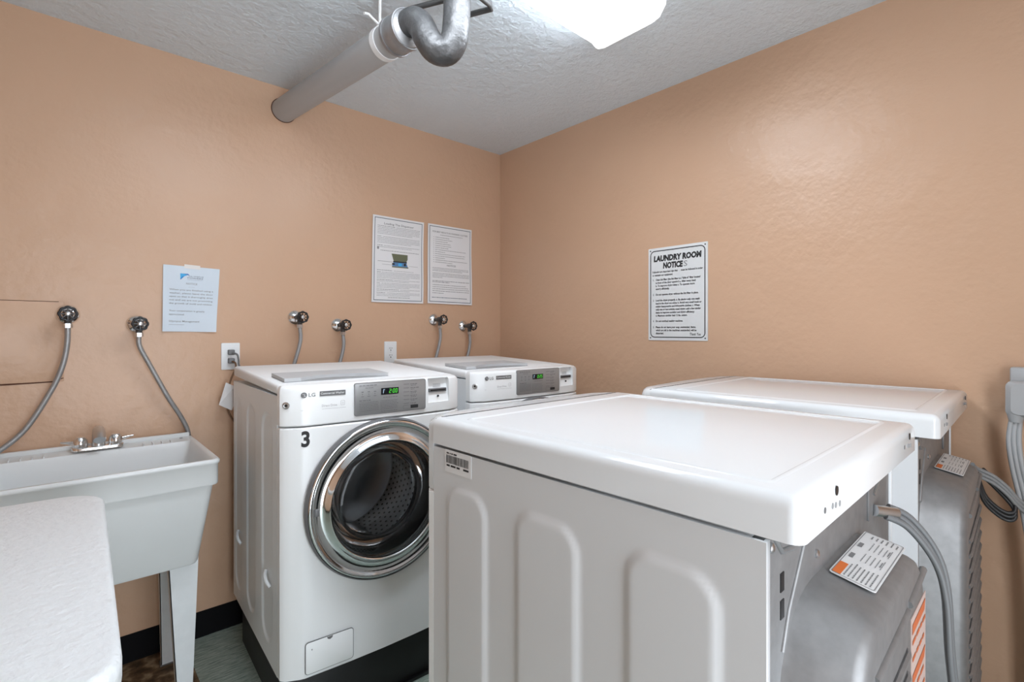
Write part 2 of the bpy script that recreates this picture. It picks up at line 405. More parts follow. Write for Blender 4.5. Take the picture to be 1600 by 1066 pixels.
def emboss(name, v0, v1, z0, z1, rects, depth, m, parent, sgn=-1, thick=0.012, step=0.006, lab=None):
    """sheet-metal side at local x = 0 (outside towards -x) with rounded fields pressed in, or out for negative depth; y = local depth"""
    nv = int((v1-v0)/step); nz = int((z1-z0)/step)
    def h(v, z):
        r_ = 0
        for a, b, c, d, rad in rects:
            cx, cz = (a+b)/2, (c+d)/2; qx = abs(v-cx)-(b-a)/2+rad; qz = abs(z-cz)-(d-c)/2+rad
            dd = math.hypot(max(qx, 0), max(qz, 0))+min(max(qx, qz), 0)-rad
            t = min(max((-dd)/0.013, 0), 1); r_ = max(r_, t*t*(3-2*t))   # depth < 0: pressed outwards
        return r_*depth
    V = []; F = []
    for i in range(nz+1):
        z = z0+(z1-z0)*i/nz
        for j in range(nv+1):
            v = v0+(v1-v0)*j/nv; V.append((h(v, z), sgn*v, z))
    n = nv+1
    for i in range(nz):
        for j in range(nv): F.append((i*n+j, i*n+j+1, (i+1)*n+j+1, (i+1)*n+j))
    b = len(V)
    for v, z in ((v0, z0), (v1, z0), (v1, z1), (v0, z1)): V.append((0, sgn*v, z))
    for v, z in ((v0, z0), (v1, z0), (v1, z1), (v0, z1)): V.append((thick, sgn*v, z))
    F += [(b, b+1, b+5, b+4), (b+1, b+2, b+6, b+5), (b+2, b+3, b+7, b+6), (b+3, b, b+4, b+7), (b+4, b+5, b+6, b+7)]
    return py(name, V, F, m, parent, smooth=True)

# ------------------------------------------------------------------ washers
SEG = {'0': 'abcdef', '1': 'bc', '2': 'abged', '3': 'abgcd', '4': 'fgbc', '5': 'afgcd', '6': 'afgedc', '7': 'abc', '8': 'abcdefg', '9': 'abcfgd'}
def digits(pr, s, x, y, h):
    w = h*0.50; t = h*0.105; sh = 0.12
    for ch in s:
        if ch == ':':
            for yy in (0.3, 0.65): pr.rect(x+sh*h*yy, x+sh*h*yy+t, y+h*yy, y+h*yy+t)
            x += t*2.2; continue
        R = {'a': (0, w, h-t, h), 'g': (0, w, (h-t)/2, (h+t)/2), 'd': (0, w, 0, t), 'f': (0, t, h/2, h), 'e': (0, t, 0, h/2), 'b': (w-t, w, h/2, h), 'c': (w-t, w, 0, h/2)}
        for k in SEG[ch]:
            a, b, c, d = R[k]; pr.poly([(x+a+sh*c, y+c), (x+b+sh*c, y+c), (x+b+sh*d, y+d), (x+a+sh*d, y+d)])
        x += w+t*2.2
H = 0.21          # top of the plinths
def washer(x, y, r, label, number, disp):
    rnd = random.Random(5)
    t = thing('washing_machine', label, 'washing machine', (x, y, H), r, 'front-loading commercial washers')
    # cabinet body: back, right side, bottom; pressed left side
    D = 0.72
    box('cabinet', (0.013, AW, 0.03, D, 0.0, 0.925), M['enamel_side'], t, 0.004)
    emboss('side_panel', 0.03, D, 0.0, 0.926, [(0.09, 0.235, 0.06, 0.86, 0.07), (0.33, 0.475, 0.06, 0.86, 0.07), (0.55, 0.69, 0.06, 0.86, 0.07)], 0.005, M['enamel_side'], t, sgn=1)
    for v in (0.15, 0.605):
        tube('side_lug', [(0.001, v+0.03, 0.298), (-0.006, v+0.01, 0.29), (-0.007, v-0.012, 0.278), (0.001, v-0.028, 0.262)], 0.006, M['enamel_side'], t, 8, 4)
    # lid, sloping gently up to the back
    bm = bmesh.new(); bbox(bm, 0.0, AW, 0.028, D, 0.928, 0.962, 0.012, 4)
    for v in bm.verts: v.co.z += (0.026*v.co.y/0.7 if v.co.z > 0.945 else 0.016*v.co.y/0.7)
    fromb('lid', bm, M['enamel_lid'], t, angle=0.6)
    # drawer pad on the lid
    zp = lambda v: 0.962+0.026*v/0.7
    def pad(name, poly, th, m):
        bm = bmesh.new(); vs = [bm.verts.new((a, b, zp(b)-0.002)) for a, b in poly]; f = bm.faces.new(vs)
        rr = bmesh.ops.extrude_face_region(bm, geom=[f])
        for v in rr['geom']:
            if isinstance(v, bmesh.types.BMVert): v.co.z += th+0.002
        return fromb(name, bm, m, t, angle=0.4)
    pad('drawer_recess', [(0.035, 0.075), (0.42, 0.085), (0.42, 0.27), (0.04, 0.26)], 0.003, M['greypad_dark'])
    arch = [(0.035, 0.075), (0.09, 0.077)]+[(0.09+0.33*k/14, 0.077+0.055*math.sin(PI*(k/14)**0.8)**0.9) for k in range(1, 14)]+[(0.42, 0.086)]
    pad('drawer_cover', arch+[(0.42, 0.27), (0.04, 0.26)], 0.014, M['greypad'])
    # front panel with round opening
    fp = bowed('front_panel', [(0.0, 0.004), (0.004, 0.0), (0.820, 0.0), (0.8245, 0.003)], 0.028, M['enamel'], t)
    cu, cz = 0.342, 0.547
    bmc = bmesh.new(); lathe_bm(bmc, [(0, -0.08), (0.245, -0.08), (0.245, 0.09), (0, 0.09)], 64, Matrix.Translation((cu, 0, cz)))
    c1 = fromb('c', bmc, None); c1.parent = t
    cut(fp, [c1])
    bmc = bmesh.new(); lathe_bm(bmc, [(0, -0.5), (0.25, -0.5), (0.25, 0.09), (0, 0.09)], 48, Matrix.Translation((cu, 0, cz)))
    cab = [c for c in t.children if c.name.startswith('cabinet')][0]
    # parents must not shift the boolean: cut in local space
    cb = fromb('c', bmc, None); cb.parent = t
    cut(cab, [cb])
    # tub and drum
    lathe('tub', [(0.247, 0.02), (0.247, -0.46), (0.0, -0.46)], M['darkgap'], t, (cu, 0, cz), 48)
    lathe('drum', [(0.17, -0.035), (0.195, -0.04), (0.225, -0.06)]+[(0.235, -0.07-0.038*k) for k in range(9)], M['drum'], t, (cu, 0, cz), 64, uv=True)
    lathe('drum_back', [(0.235, -0.374), (0.15, -0.36), (0.06, -0.385), (0, -0.385)], M['stainless'], t, (cu, 0, cz), 48)
    for k in range(3):
        a = k*2*PI/3+0.6; e = Vector((math.cos(a), 0, math.sin(a))); pth = [Vector((cu, 0, cz))+e*0.225+Vector((0, s, 0)) for s in (0.09, 0.14, 0.28, 0.35)]
        tube('drum_baffle', pth, [0.012, 0.028, 0.028, 0.012], M['stainless'], t, 10)
    lathe('gasket', [(0.245, 0.02), (0.235, 0.028), (0.21, 0.022), (0.19, 0.0), (0.18, -0.03), (0.172, -0.045), (0.185, -0.05), (0.21, -0.03), (0.24, -0.02)], M['gasket'], t, (cu, 0, cz), 64)
    # door: chrome rim, concave chrome band, glass cover and glass bowl
    dr = lathe('door', [(0.20, 0.05), (0.236, 0.050), (0.262, 0.046), (0.272, 0.048), (0.278, 0.056), (0.279, 0.066), (0.275, 0.074), (0.269, 0.077),
                        (0.263, 0.075), (0.258, 0.069), (0.245, 0.066), (0.228, 0.068), (0.217, 0.074), (0.212, 0.083), (0.207, 0.086), (0.202, 0.083), (0.20, 0.072), (0.20, 0.05)], M['chrome'], t, (cu, 0, cz), 96, angle=0.9)
    lathe('door_rim', [(0.2755, 0.05), (0.2825, 0.052), (0.284, 0.06), (0.282, 0.070), (0.2772, 0.0745)], M['badge'], dr, (cu, 0, cz), 96)
    lathe('door_glass', [(0.203, 0.078), (0.195, 0.087), (0.17, 0.094), (0.12, 0.101), (0.06, 0.105), (0, 0.106)], M['glass'], dr, (cu, 0, cz), 64)
    lathe('glass_bowl', [(0.199, 0.055), (0.185, 0.03), (0.172, -0.02), (0.155, -0.075), (0.12, -0.10), (0.06, -0.11), (0, -0.11)], M['bowl'], dr, (cu, 0, cz), 64)
    box('door_latch', (cu-0.250, cu-0.238, -0.071, -0.064, cz-0.012, cz+0.012), M['badge'], dr, 0.002)
    lathe('bowl_rib', [(0.150, 0.012), (0.156, 0.018), (0.162, 0.012), (0.156, 0.006), (0.150, 0.012)], M['satin'], dr, (cu, 0, cz), 64)
    # console
    con = bowed('console', [(0.829, 0.003), (0.833, 0.0), (0.944, 0.0), (0.954, 0.003), (0.9605, 0.009), (0.9635, 0.02)], 0.03, M['enamel'], t)
    # card reader pocket
    c = bmesh.new(); bbox(c, 0.523, 0.620, -0.08, -0.012, 0.866, 0.958)
    for v in c.verts:
        if v.co.y > -0.04 and v.co.z < 0.9: v.co.y = -0.035
    cc = fromb('c', c, None); cc.parent = t
    cut(con, [cc])
    sl = box('card_reader', (0.534, 0.612, -0.034, -0.022, 0.904, 0.918), M['badge'], t, 0.002)
    box('slot', (0.539, 0.607, -0.0345, -0.033, 0.9085, 0.9135), M['black'], sl)
    lathe('sensor', [(0.004, 0.0), (0.004, 0.004), (0, 0.004)], M['black'], sl, (0.573, -0.032, 0.888), 10)
    p = Print(); [p.rect(0.556, 0.59, 0.932-0.005*k, 0.934-0.005*k) for k in range(3)]
    p.lay('reader_print', M['inklight'], sl, flat((0, -0.022, 0), (1, 0, 0), (0, 0, 1)))
    # control panel
    cp = prism('control_panel', rrect(0.229, 0.507, 0.846, 0.960, 0.007, 3), ((0, -0.045, 0.0), (1, 0, 0), (0, 0, 1)), 0.0068, M['silver'], t, 0.001)
    fn = flat((0, -0.0518, 0), (1, 0, 0), (0, 0, 1), 0.0008)
    ring = Print(); ring.ring(rrect(0.229, 0.507, 0.846, 0.960, 0.007, 3), rrect(0.2305, 0.5055, 0.8475, 0.9585, 0.006, 3)); ring.lay('panel_edge', M['badge'], cp, fn)
    ds = Print(); ds.rect(0.327, 0.395, 0.913, 0.9365); dsp = ds.lay('display', M['display'], cp, flat((0, -0.0518, 0), (1, 0, 0), (0, 0, 1), 0.0012))
    led = Print(); digits(led, disp, 0.357, 0.9175, 0.0145); led.lay('display_digits', M['led'], dsp, flat((0, -0.0518, 0), (1, 0, 0), (0, 0, 1), 0.0018))
    ld = Print(); ld.poly([(0.333, 0.918), (0.336, 0.918), (0.339, 0.932), (0.335, 0.932)]); ld.rect(0.335, 0.341, 0.930, 0.9325); ld.lay('display_mark', M['leddim'], dsp, flat((0, -0.0518, 0), (1, 0, 0), (0, 0, 1), 0.0018))
    pr = Print()
    pr.words(0.246, 0.33, 0.9485, 0.003, rnd, 0.7); pr.rect(0.246, 0.395, 0.9455, 0.946); pr.words(0.268, 0.30, 0.940, 0.002, rnd)
    for k in range(3):
        x0 = 0.254+k*0.023
        pr.rect(x0, x0+0.008, 0.926, 0.929); pr.rect(x0+0.002, x0+0.005, 0.918, 0.921); pr.rect(x0-0.001, x0+0.009, 0.911, 0.913)
    pr.words(0.246, 0.29, 0.896, 0.003, rnd)
    for k in range(6): pr.words(0.246, 0.318, 0.890-0.0058*k, 0.0017, rnd, 1.0); pr.words(0.324, 0.394, 0.890-0.0058*k, 0.0017, rnd, 0.95)
    pr.words(0.335, 0.394, 0.902, 0.0024, rnd); pr.words(0.326, 0.392, 0.853, 0.002, rnd)
    for k in range(6):
        pr.rect(0.415, 0.439, 0.944-0.0142*k, 0.9457-0.0142*k); pr.words(0.443, 0.478, 0.943-0.0142*k, 0.0026, rnd, 0.8); pr.words(0.445, 0.470, 0.938-0.0142*k, 0.0018, rnd, 0.7)
    pr.ring(rrect(0.413, 0.476, 0.8535, 0.867, 0.004, 3), rrect(0.414, 0.475, 0.8545, 0.866, 0.0035, 3))
    pr.lay('panel_lettering', M['inkgrey'], cp, fn)
    db = Print(); db.rect(0.444, 0.475, 0.8545, 0.866); db.lay('start_button', M['ink'], cp, fn)
    # badge, logo and names on the left of the console
    fv = lambda a, b: Vector((a, bowv(a)-0.0012, b))
    lg = Print(); lg.poly([(0.0645+0.0095*math.cos(k*PI/12), 0.931+0.0095*math.sin(k*PI/12)) for k in range(24)])
    lo = lg.lay('logo', M['badge'], t, fv)
    ll = Print()
    ll.ring([(0.0645+0.0072*math.cos(k*PI/12), 0.931+0.0072*math.sin(k*PI/12)) for k in range(1, 20)][::-1]+[(0.0645+0.0062*math.cos(k*PI/12), 0.931+0.0062*math.sin(k*PI/12)) for k in range(1, 20)], [(0.0645+0.0067*math.cos(k*PI/12), 0.931) for k in range(38)]) if False else None
    ll.rect(0.0655, 0.0665, 0.927, 0.9355); ll.rect(0.0655, 0.0695, 0.927, 0.928); ll.rect(0.060, 0.062, 0.9335, 0.9355)
    ll.lay('logo_mark', M['enamel'], lo, lambda a, b: Vector((a, bowv(a)-0.0018, b)))
    lt = Print(); lt.text('LG', 0.079, 0.925, 0.0125, w=0.021, bold=0.012); lt.lay('logo_lettering', M['badge'], t, fv)
    bd = Print(); bd.rect(0.114, 0.199, 0.924, 0.9405); bo = bd.lay('badge', M['badge'], t, fv)
    bl = Print(); bl.text('Commercial Washer', 0.1565, 0.9295, 0.0075, w=0.078, align='c', bold=0.01); bl.lay('badge_lettering', M['enamel'], bo, lambda a, b: Vector((a, bowv(a)-0.0018, b)))
    dd = Print(); dd.text('Direct Drive', 0.121, 0.888, 0.008, w=0.05); dd.rect(0.055, 0.201, 0.8805, 0.8813)
    dd.ring(rrect(0.183, 0.197, 0.889, 0.905, 0.003, 3), rrect(0.1838, 0.1962, 0.8898, 0.9042, 0.0024, 3)); dd.ring(rrect(0.187, 0.193, 0.893, 0.899, 0.002, 3), rrect(0.1876, 0.1924, 0.8936, 0.8984, 0.0016, 3))
    dd.lay('console_lettering', M['inklight'], t, fv)
    # lock on the corner facet
    rt = Matrix.Rotation(-0.65, 4, 'Z')
    lk = lathe('lock', [(0.0115, 0.0), (0.0115, 0.003), (0.008, 0.004), (0.008, 0.001), (0, 0.001)], M['satin'], t, (0.016, -0.0155, 0.899), 24, rt)
    lathe('key_slot', [(0.0045, 0.0), (0.0045, 0.0026), (0, 0.0026)], M['black'], lk, (0.016, -0.0155, 0.899), 12, rt)
    # service hatch
    ht = prism('service_hatch', rrect(0.066, 0.225, 0.017, 0.122, 0.010, 4), ((0, -0.0425, 0), (1, -0.045, 0), (0, 0, 1)), 0.0015, M['darkgap'], t)
    prism('hatch_door', rrect(0.0675, 0.2235, 0.0185, 0.1205, 0.009, 4), ((0, -0.0420, 0), (1, -0.045, 0), (0, 0, 1)), 0.003, M['enamel'], ht, 0.0008)
    prism('finger_notch', [(0.135, 0.120), (0.138, 0.113), (0.145, 0.110), (0.152, 0.113), (0.155, 0.120)], ((0, -0.0435, 0), (1, -0.045, 0), (0, 0, 1)), 0.002, M['badge'], ht)
    prism('drain_mark', [(0.085, 0.098), (0.087, 0.092), (0.089, 0.098)], ((0, -0.0435, 0), (1, -0.045, 0), (0, 0, 1)), 0.0018, M['badge'], ht)
    if number:
        n3 = Print(); n3.text(number, 0.0565, 0.764, 0.050, w=0.026, bold=0.035, res=6); n3.lay('number_decal', M['ink'], t, lambda a, b: Vector((a, bowv(a)-0.0012, b)))
    else:
        lathe('screw', [(0.005, 0), (0.005, 0.003), (0, 0.003)], M['badge'], t, (0.079, bowv(0.079), 0.806), 10)
    # plinth it stands on
    pl = thing('washer_plinth', 'black plinth under the ' + ('washer marked 3' if number else 'washer in the room corner'), 'plinth', (x, y, 0), r, 'black appliance plinths')
    box('plinth_body', (0.03, AW-0.03, 0.012, 0.70, 0.0, H-0.012), M['plinth'], pl, 0.003)
    box('plinth_cap', (0.02, AW-0.02, 0.002, 0.71, H-0.012, H), M['black'], pl, 0.002)
    box('plinth_foot', (0.035, AW-0.035, 0.0, 0.69, 0.0, 0.012), M['black'], pl)
    return t
washer(-1.6823, -0.8634, -0.0448, 'white front-loading washer marked 3, display reading 2:00, next to the laundry tub', '3', '2:00')
washer(-0.8744, -0.8151, -0.0284, 'white front-loading washer in the room corner, mostly hidden behind the near dryer', None, '0:25')

# ------------------------------------------------------------------ dryers
HD = 0.1926
def dryer(x, y, r, label, near):
    rnd = random.Random(11)
    t = thing('clothes_dryer', label, 'dryer', (x, y, HD), r, 'white dryers seen from behind')
    DW = 0.70
    S = lambda v: -v
    # cabinet core
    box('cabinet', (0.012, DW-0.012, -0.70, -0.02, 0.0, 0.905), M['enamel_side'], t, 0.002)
    emboss('side_panel', 0.020, 0.72, 0.0, 0.904, [(0.068, 0.206, 0.05, 0.835, 0.05), (0.282, 0.436, 0.05, 0.84, 0.05), (0.518, 0.668, 0.05, 0.845, 0.05)], -0.005, M['dryer_side'], t)  # fields raised so the fill light shades their edges like recesses
    box('right_side_panel', (DW-0.012, DW, -0.72, -0.02, 0.0, 0.904), M['enamel_side'], t, 0.002)
    # rear panel with ribs, slots, screws
    rp = box('rear_panel', (0.004, DW-0.012, -0.716, -0.70, 0.0, 0.904), M['galv'], t, 0.001)
    for z in (0.835, 0.800): box('rear_slot', (0.056, 0.068, -0.7172, -0.7155, z-0.012, z+0.012), M['black'], rp)
    tube('rear_rib', [(0.145, -0.716, 0.86), (0.085, -0.716, 0.79), (0.062, -0.716, 0.745)], 0.004, M['galv'], rp, 8)
    tube('rear_rib', [(0.03, -0.716, 0.905), (0.06, -0.716, 0.875), (0.10, -0.716, 0.868)], 0.004, M['galv'], rp, 8)
    for u, z in ((0.024, 0.89), (0.024, 0.70), (0.024, 0.40), (0.20, 0.83), (0.40, 0.88), (0.60, 0.87), (0.03, 0.55)):
        lathe('screw', [(0.006, 0), (0.006, 0.003), (0.003, 0.005), (0, 0.005)], M['satin'], rp, (u, -0.716, z), 10, Matrix.Rotation(0, 4, 'Z'))
    for u in (0.33, 0.48): box('rear_clip', (u-0.006, u+0.006, -0.719, -0.715, 0.865, 0.885), M['label'], rp, 0.001)
    tp = box('terminal_plate', (0.50, 0.64, -0.720, -0.715, 0.80, 0.90), M['galv'], rp, 0.002)
    tube('terminal_rib', [(0.53, -0.721, 0.845), (0.60, -0.721, 0.885)], 0.003, M['satin'], rp, 6)
    # exhaust hump
    def ringp(ins, v, r_, zt, u0, u1):
        return [(a, -v, b) for a, b in rrect(u0+ins, u1-ins, 0.03+ins, zt-ins*0.8, r_, 8)]
    hp = loft('exhaust_cover', [ringp(0, 0.715, 0.13, 0.800, 0.05, 0.535), ringp(0.004, 0.725, 0.128, 0.800, 0.05, 0.535), ringp(0.022, 0.785, 0.11, 0.800, 0.05, 0.535),
                                ringp(0.028, 0.795, 0.105, 0.800, 0.05, 0.535), ringp(0.038, 0.80, 0.10, 0.800, 0.05, 0.535)], M['galv'], t, angle=0.9)
    # ridges pressed into the cover face
    tube('cover_rib', [(0.49, -0.80, 0.742), (0.36, -0.80, 0.728)], 0.006, M['galv'], hp, 8)
    tube('cover_rib', [(0.35, -0.80, 0.722), (0.14, -0.80, 0.712)], 0.006, M['galv'], hp, 8)
    for k in range(16):
        z = 0.66-0.036*k
        u1 = 0.35 if (near and z > 0.42) else 0.46
        tube('cover_louvre', [(0.13, -0.80, z-0.008), (0.14, -0.803, z-0.006), (u1-0.01, -0.803, z), (u1, -0.80, z+0.002)], 0.0045, M['galv'], hp, 6)
    # wiring label on the sloped top of the hump
    sl0 = Vector((0, -0.7255, 0.7985)); sl1 = Vector((0, -0.7835, 0.7865)); ey = (sl0-sl1); L = ey.length; ey = ey/L
    fr = (Vector((0.225, 0, 0))+sl1, Vector((1, 0, 0)), ey)
    W_ = 0.215; nz = fr[1].cross(fr[2])
    lbl = prism('wiring_label', rrect(0, W_, 0, L, 0.004, 2), (fr[0]+nz*0.0010, fr[1], fr[2]), 0.0012, M['label'], t)
    fl = flat(fr[0]+nz*0.0024, fr[1], fr[2], 0.0005)
    o_ = Print(); o_.rect(0.004, 0.05, L-0.014, L-0.003); o_.lay('label_warning_block', M['orange'], lbl, fl)
    q = Print(); q.ring(rrect(0.002, W_-0.002, 0.002, L-0.002, 0.003, 2), rrect(0.003, W_-0.003, 0.003, L-0.003, 0.003, 2))
    for k in range(7): q.words(0.008+0.0, 0.065, 0.008+0.0055*k, 0.0016, rnd, 0.9)
    for xx in (0.08, 0.135):
        q.rect(xx, xx+0.02, L-0.012, L-0.006)
        for k in range(5): q.words(xx, xx+0.042, 0.010+0.0065*k, 0.0012, rnd, 0.9)
        q.rect(xx+0.008, xx+0.03, 0.012, 0.0135)
    for k in range(6): q.words(0.188, 0.209, 0.008+0.007*k, 0.002, rnd, 0.8)
    q.lay('label_lettering', M['inkgrey'], lbl, fl)
    if near:
        wl = prism('warning_label', [(0.375, 0.30), (0.505, 0.30), (0.505, 0.700), (0.375, 0.700)], ((0, -0.8002, 0), (1, 0, 0), (0, 0, 1)), 0.0012, M['pinkish'], t)
        s_ = Print()
        for k in range(15):
            z = 0.690-0.027*k; s_.poly([(0.38, z-0.018), (0.38+0.12*rnd.uniform(0.75, 1), z-0.018+0.001), (0.50, z), (0.382, z-0.002)]) if k % 3 == 0 else s_.words(0.382, 0.50, z-0.008, 0.007, rnd, 0.95)
        s_.lay('warning_lettering', M['rust'], wl, flat((0, -0.8014, 0), (1, 0, 0), (0, 0, 1), 0.0006))
    # lid: rounded slab with a shallow recessed field
    bm = bmesh.new(); bbox(bm, -0.003, DW+0.004, -0.760, -0.021, 0.911, 0.966)
    tes = [e for e in bm.edges if all(v.co.z > 0.96 for v in e.verts)]
    ves = [e for e in bm.edges if abs(e.verts[0].co.z-e.verts[1].co.z) > 0.01 and e.verts[0].co.y < -0.5]
    tes = [e for e in tes if not all(v.co.y > -0.1 for v in e.verts)]
    bmesh.ops.bevel(bm, geom=tes+ves, offset=0.017, segments=6, affect='EDGES', profile=0.5)
    lid = fromb('lid', bm, M['enamel_top'], t, angle=0.7)
    rr = rrect(0.036, DW-0.036, -0.716, -0.085, 0.010, 4); ri = rrect(0.047, DW-0.047, -0.705, -0.097, 0.006, 4)
    bmr = bmesh.new()                      # raised bead framing the recessed field
    A = [bmr.verts.new((a, b, 0.9655)) for a, b in rr]; B = [bmr.verts.new((a*0.5+c*0.5, b*0.5+d*0.5, 0.9685)) for (a, b), (c, d) in zip(rr, ri)]; C_ = [bmr.verts.new((a, b, 0.9655)) for a, b in ri]
    for P_, Q_ in ((A, B), (B, C_)):
        for k in range(len(P_)): bmr.faces.new((P_[k], P_[(k+1) % len(P_)], Q_[(k+1) % len(P_)], Q_[k]))
    fromb('lid_bead', bmr, M['enamel_top'], lid, angle=1.2)
    # pressed holes on the back of the lid
    for u0 in (0.10, 0.60):
        lathe('lid_hole', [(0.0065, 0), (0.0065, 0.0012), (0, 0.0012)], M['black'], lid, (u0+0.03, -0.7598, 0.948), 12)
        for k, s in enumerate((-0.02, 0.012, 0.026, 0.044)):
            lathe('lid_hole', [(0.004, 0), (0.004, 0.0010), (0, 0.0010)], M['greypad_dark'] if k else M['badge'], lid, (u0+s, -0.7598, 0.934-0.002*k), 10)
    # bowed front: console cap and front panel, facing the washers (local +y)
    def bow2(name, rows, vback, m, B=0.062):
        rings = []
        for z, ins in rows:
            s = (DW-2*ins)/AW
            rings.append([(ins+u*s, -(bowv(u, B)+ins*1.3), z) for u in BU]+[(DW-ins, -vback, z), (ins, -vback, z)])
        return loft(name, rings, m, t, angle=0.5)
    bow2('console', [(0.806, 0.002), (0.810, 0.0), (0.944, 0.0), (0.955, 0.003), (0.9625, 0.009), (0.966, 0.02)], 0.0185, M['enamel_top'])
    bow2('front_panel', [(0.0, 0.003), (0.004, 0.0), (0.800, 0.0), (0.804, 0.003)], 0.0185, M['enamel'])
    rt = Matrix.Rotation(PI, 4, 'Z')
    dr = lathe('door', [(0.0, 0.05), (0.25, 0.05), (0.262, 0.056), (0.262, 0.07), (0.25, 0.078), (0.225, 0.074), (0.205, 0.076), (0.20, 0.082), (0.195, 0.078)], M['enamel'], t, (0.343, 0.0, 0.50), 64, rt)
    lathe('door_glass', [(0.198, 0.078), (0.15, 0.09), (0.08, 0.096), (0, 0.098)], M['display'], dr, (0.343, 0.0, 0.50), 48, rt)
    prism('control_panel', rrect(-0.45, -0.18, 0.83, 0.935, 0.007, 3), ((0, 0.060, 0), (-1, 0, 0), (0, 0, 1)), 0.004, M['silver'], t)
    if near:
        bc = prism('barcode_label', rrect(0.064, 0.154, 0.858, 0.905, 0.001, 1), ((-0.0003, 0, 0), (0, -1, 0), (0, 0, 1)), 0.0008, M['label'], t)
        for v in bc.data.vertices: v.co.x = -abs(v.co.x)-0.0002
        b = Print(); xx = 0.069
        while xx < 0.146:
            w = rnd.choice((0.0008, 0.0012, 0.002)); b.rect(xx, min(xx+w, 0.147), 0.877, 0.894); xx += w+rnd.choice((0.0006, 0.001, 0.0014))
        b.words(0.070, 0.11, 0.8965, 0.003, rnd, 0.7); b.words(0.070, 0.120, 0.870, 0.004, rnd); b.words(0.128, 0.147, 0.870, 0.004, rnd)
        b.lay('barcode', M['ink'], bc, lambda a, z: Vector((-0.0016, -a, z)))
    pl = thing('dryer_plinth', 'black plinth under the ' + ('near dryer' if near else 'dryer along the right wall'), 'plinth', (x, y, 0), r, 'black appliance plinths')
    box('plinth_body', (0.03, DW-0.03, -0.70, -0.03, 0.0, HD-0.012), M['plinth'], pl, 0.003)
    box('plinth_cap', (0.02, DW-0.02, -0.71, -0.02, HD-0.012, HD), M['black'], pl, 0.002)
    # power cord: three conductors side by side
    if near: tube('cord_clamp', [(0.53, -0.722, 0.815), (0.565, -0.75, 0.808)], 0.011, M['satin'], t, 10)
    if near:
        base = [(0.55, -0.735, 0.812), (0.58, -0.765, 0.79), (0.605, -0.80, 0.73), (0.615, -0.815, 0.66), (0.62, -0.82, 0.55), (0.65, -0.825, 0.42), (0.69, -0.82, 0.25), (0.71, -0.78, 0.10), (0.70, -0.735, 0.03)]
        for k in range(3):
            tube('power_cord', [(u+0.0095*(k-1), v-0.003*abs(k-1), z+0.007*(k-1)) for u, v, z in base], 0.006, M['cordgrey'], t, 8, 6)
    return t
dryer(-1.5965, -1.6160, 0.0176, 'white dryer nearest the camera, its embossed side and steel back in view', True)
d2 = dryer(-0.7499, -1.6216, 0.0357, 'white dryer farther back beside the right wall, plain grey exhaust cover', False)

# ------------------------------------------------------------------ dryer outlet and plug on the right wall
ot = thing('dryer_outlet', 'grey surface-mounted dryer outlet box on the right wall', 'outlet', (0, -2.50, 1.14))
box('outlet_box', (-0.05, 0.0, -0.055, 0.045, -0.05, 0.10), M['plug'], ot, 0.006)
pg = thing('dryer_plug', 'grey angled dryer plug with light cords hanging from the wall outlet', 'plug', (-0.05, -2.50, 1.14))
loft('plug_body', [[(x_, b, a) for b, a in rrect(-0.045+i_, 0.052-i_, -0.045+i_*0.6, 0.060-i_*0.6, 0.016, 4)] for x_, i_ in ((0.0, 0.004), (-0.004, 0.0), (-0.040, 0.0), (-0.052, 0.012))], M['plug'], pg)
tube('plug_neck', [(-0.03, 0.030, -0.035), (-0.03, 0.030, -0.062)], [0.021, 0.015], M['plug'], pg, 12)
for k in range(3):
    tube('plug_cord', [(-0.03, 0.030+0.009*(k-1), -0.055), (-0.032, 0.034+0.011*(k-1), -0.12), (-0.034, 0.026+0.011*(k-1), -0.20), (-0.036, 0.006+0.012*(k-1), -0.31), (-0.036, -0.01+0.012*(k-1), -0.45), (-0.03, -0.02+0.012*(k-1), -0.75), (-0.03, -0.02+0.012*(k-1), -1.125)], 0.0065, M['cordlight'], pg, 8, 6)
# coiled cord of the far dryer
def bundle(base, m, dz=0.011, r_=0.0055):
    for k in range(3):
        o = tube('power_cord', [(a, b, c+dz*(k-1)) for a, b, c in base], r_, m, d2, 8, 8)
        o.matrix_parent_inverse = d2.matrix_basis.inverted(); o.location = (-0.14, -2.42, 0.0)
bundle([(-0.06, 0.035, 0.945), (-0.01, 0.030, 0.925), (0.01, -0.005, 0.905), (0.02, -0.035, 0.875), (0.03, -0.055, 0.845), (0.04, -0.075, 0.825), (0.05, -0.10, 0.80)], M['cordmid'])
bundle([(-0.015, 0.030, 0.915), (0.0, 0.015, 0.85), (0.012, -0.010, 0.815), (0.02, -0.035, 0.800), (0.025, -0.05, 0.810), (0.03, -0.045, 0.84), (0.03, -0.01, 0.885), (0.02, 0.02, 0.92)], M['cordblack'])

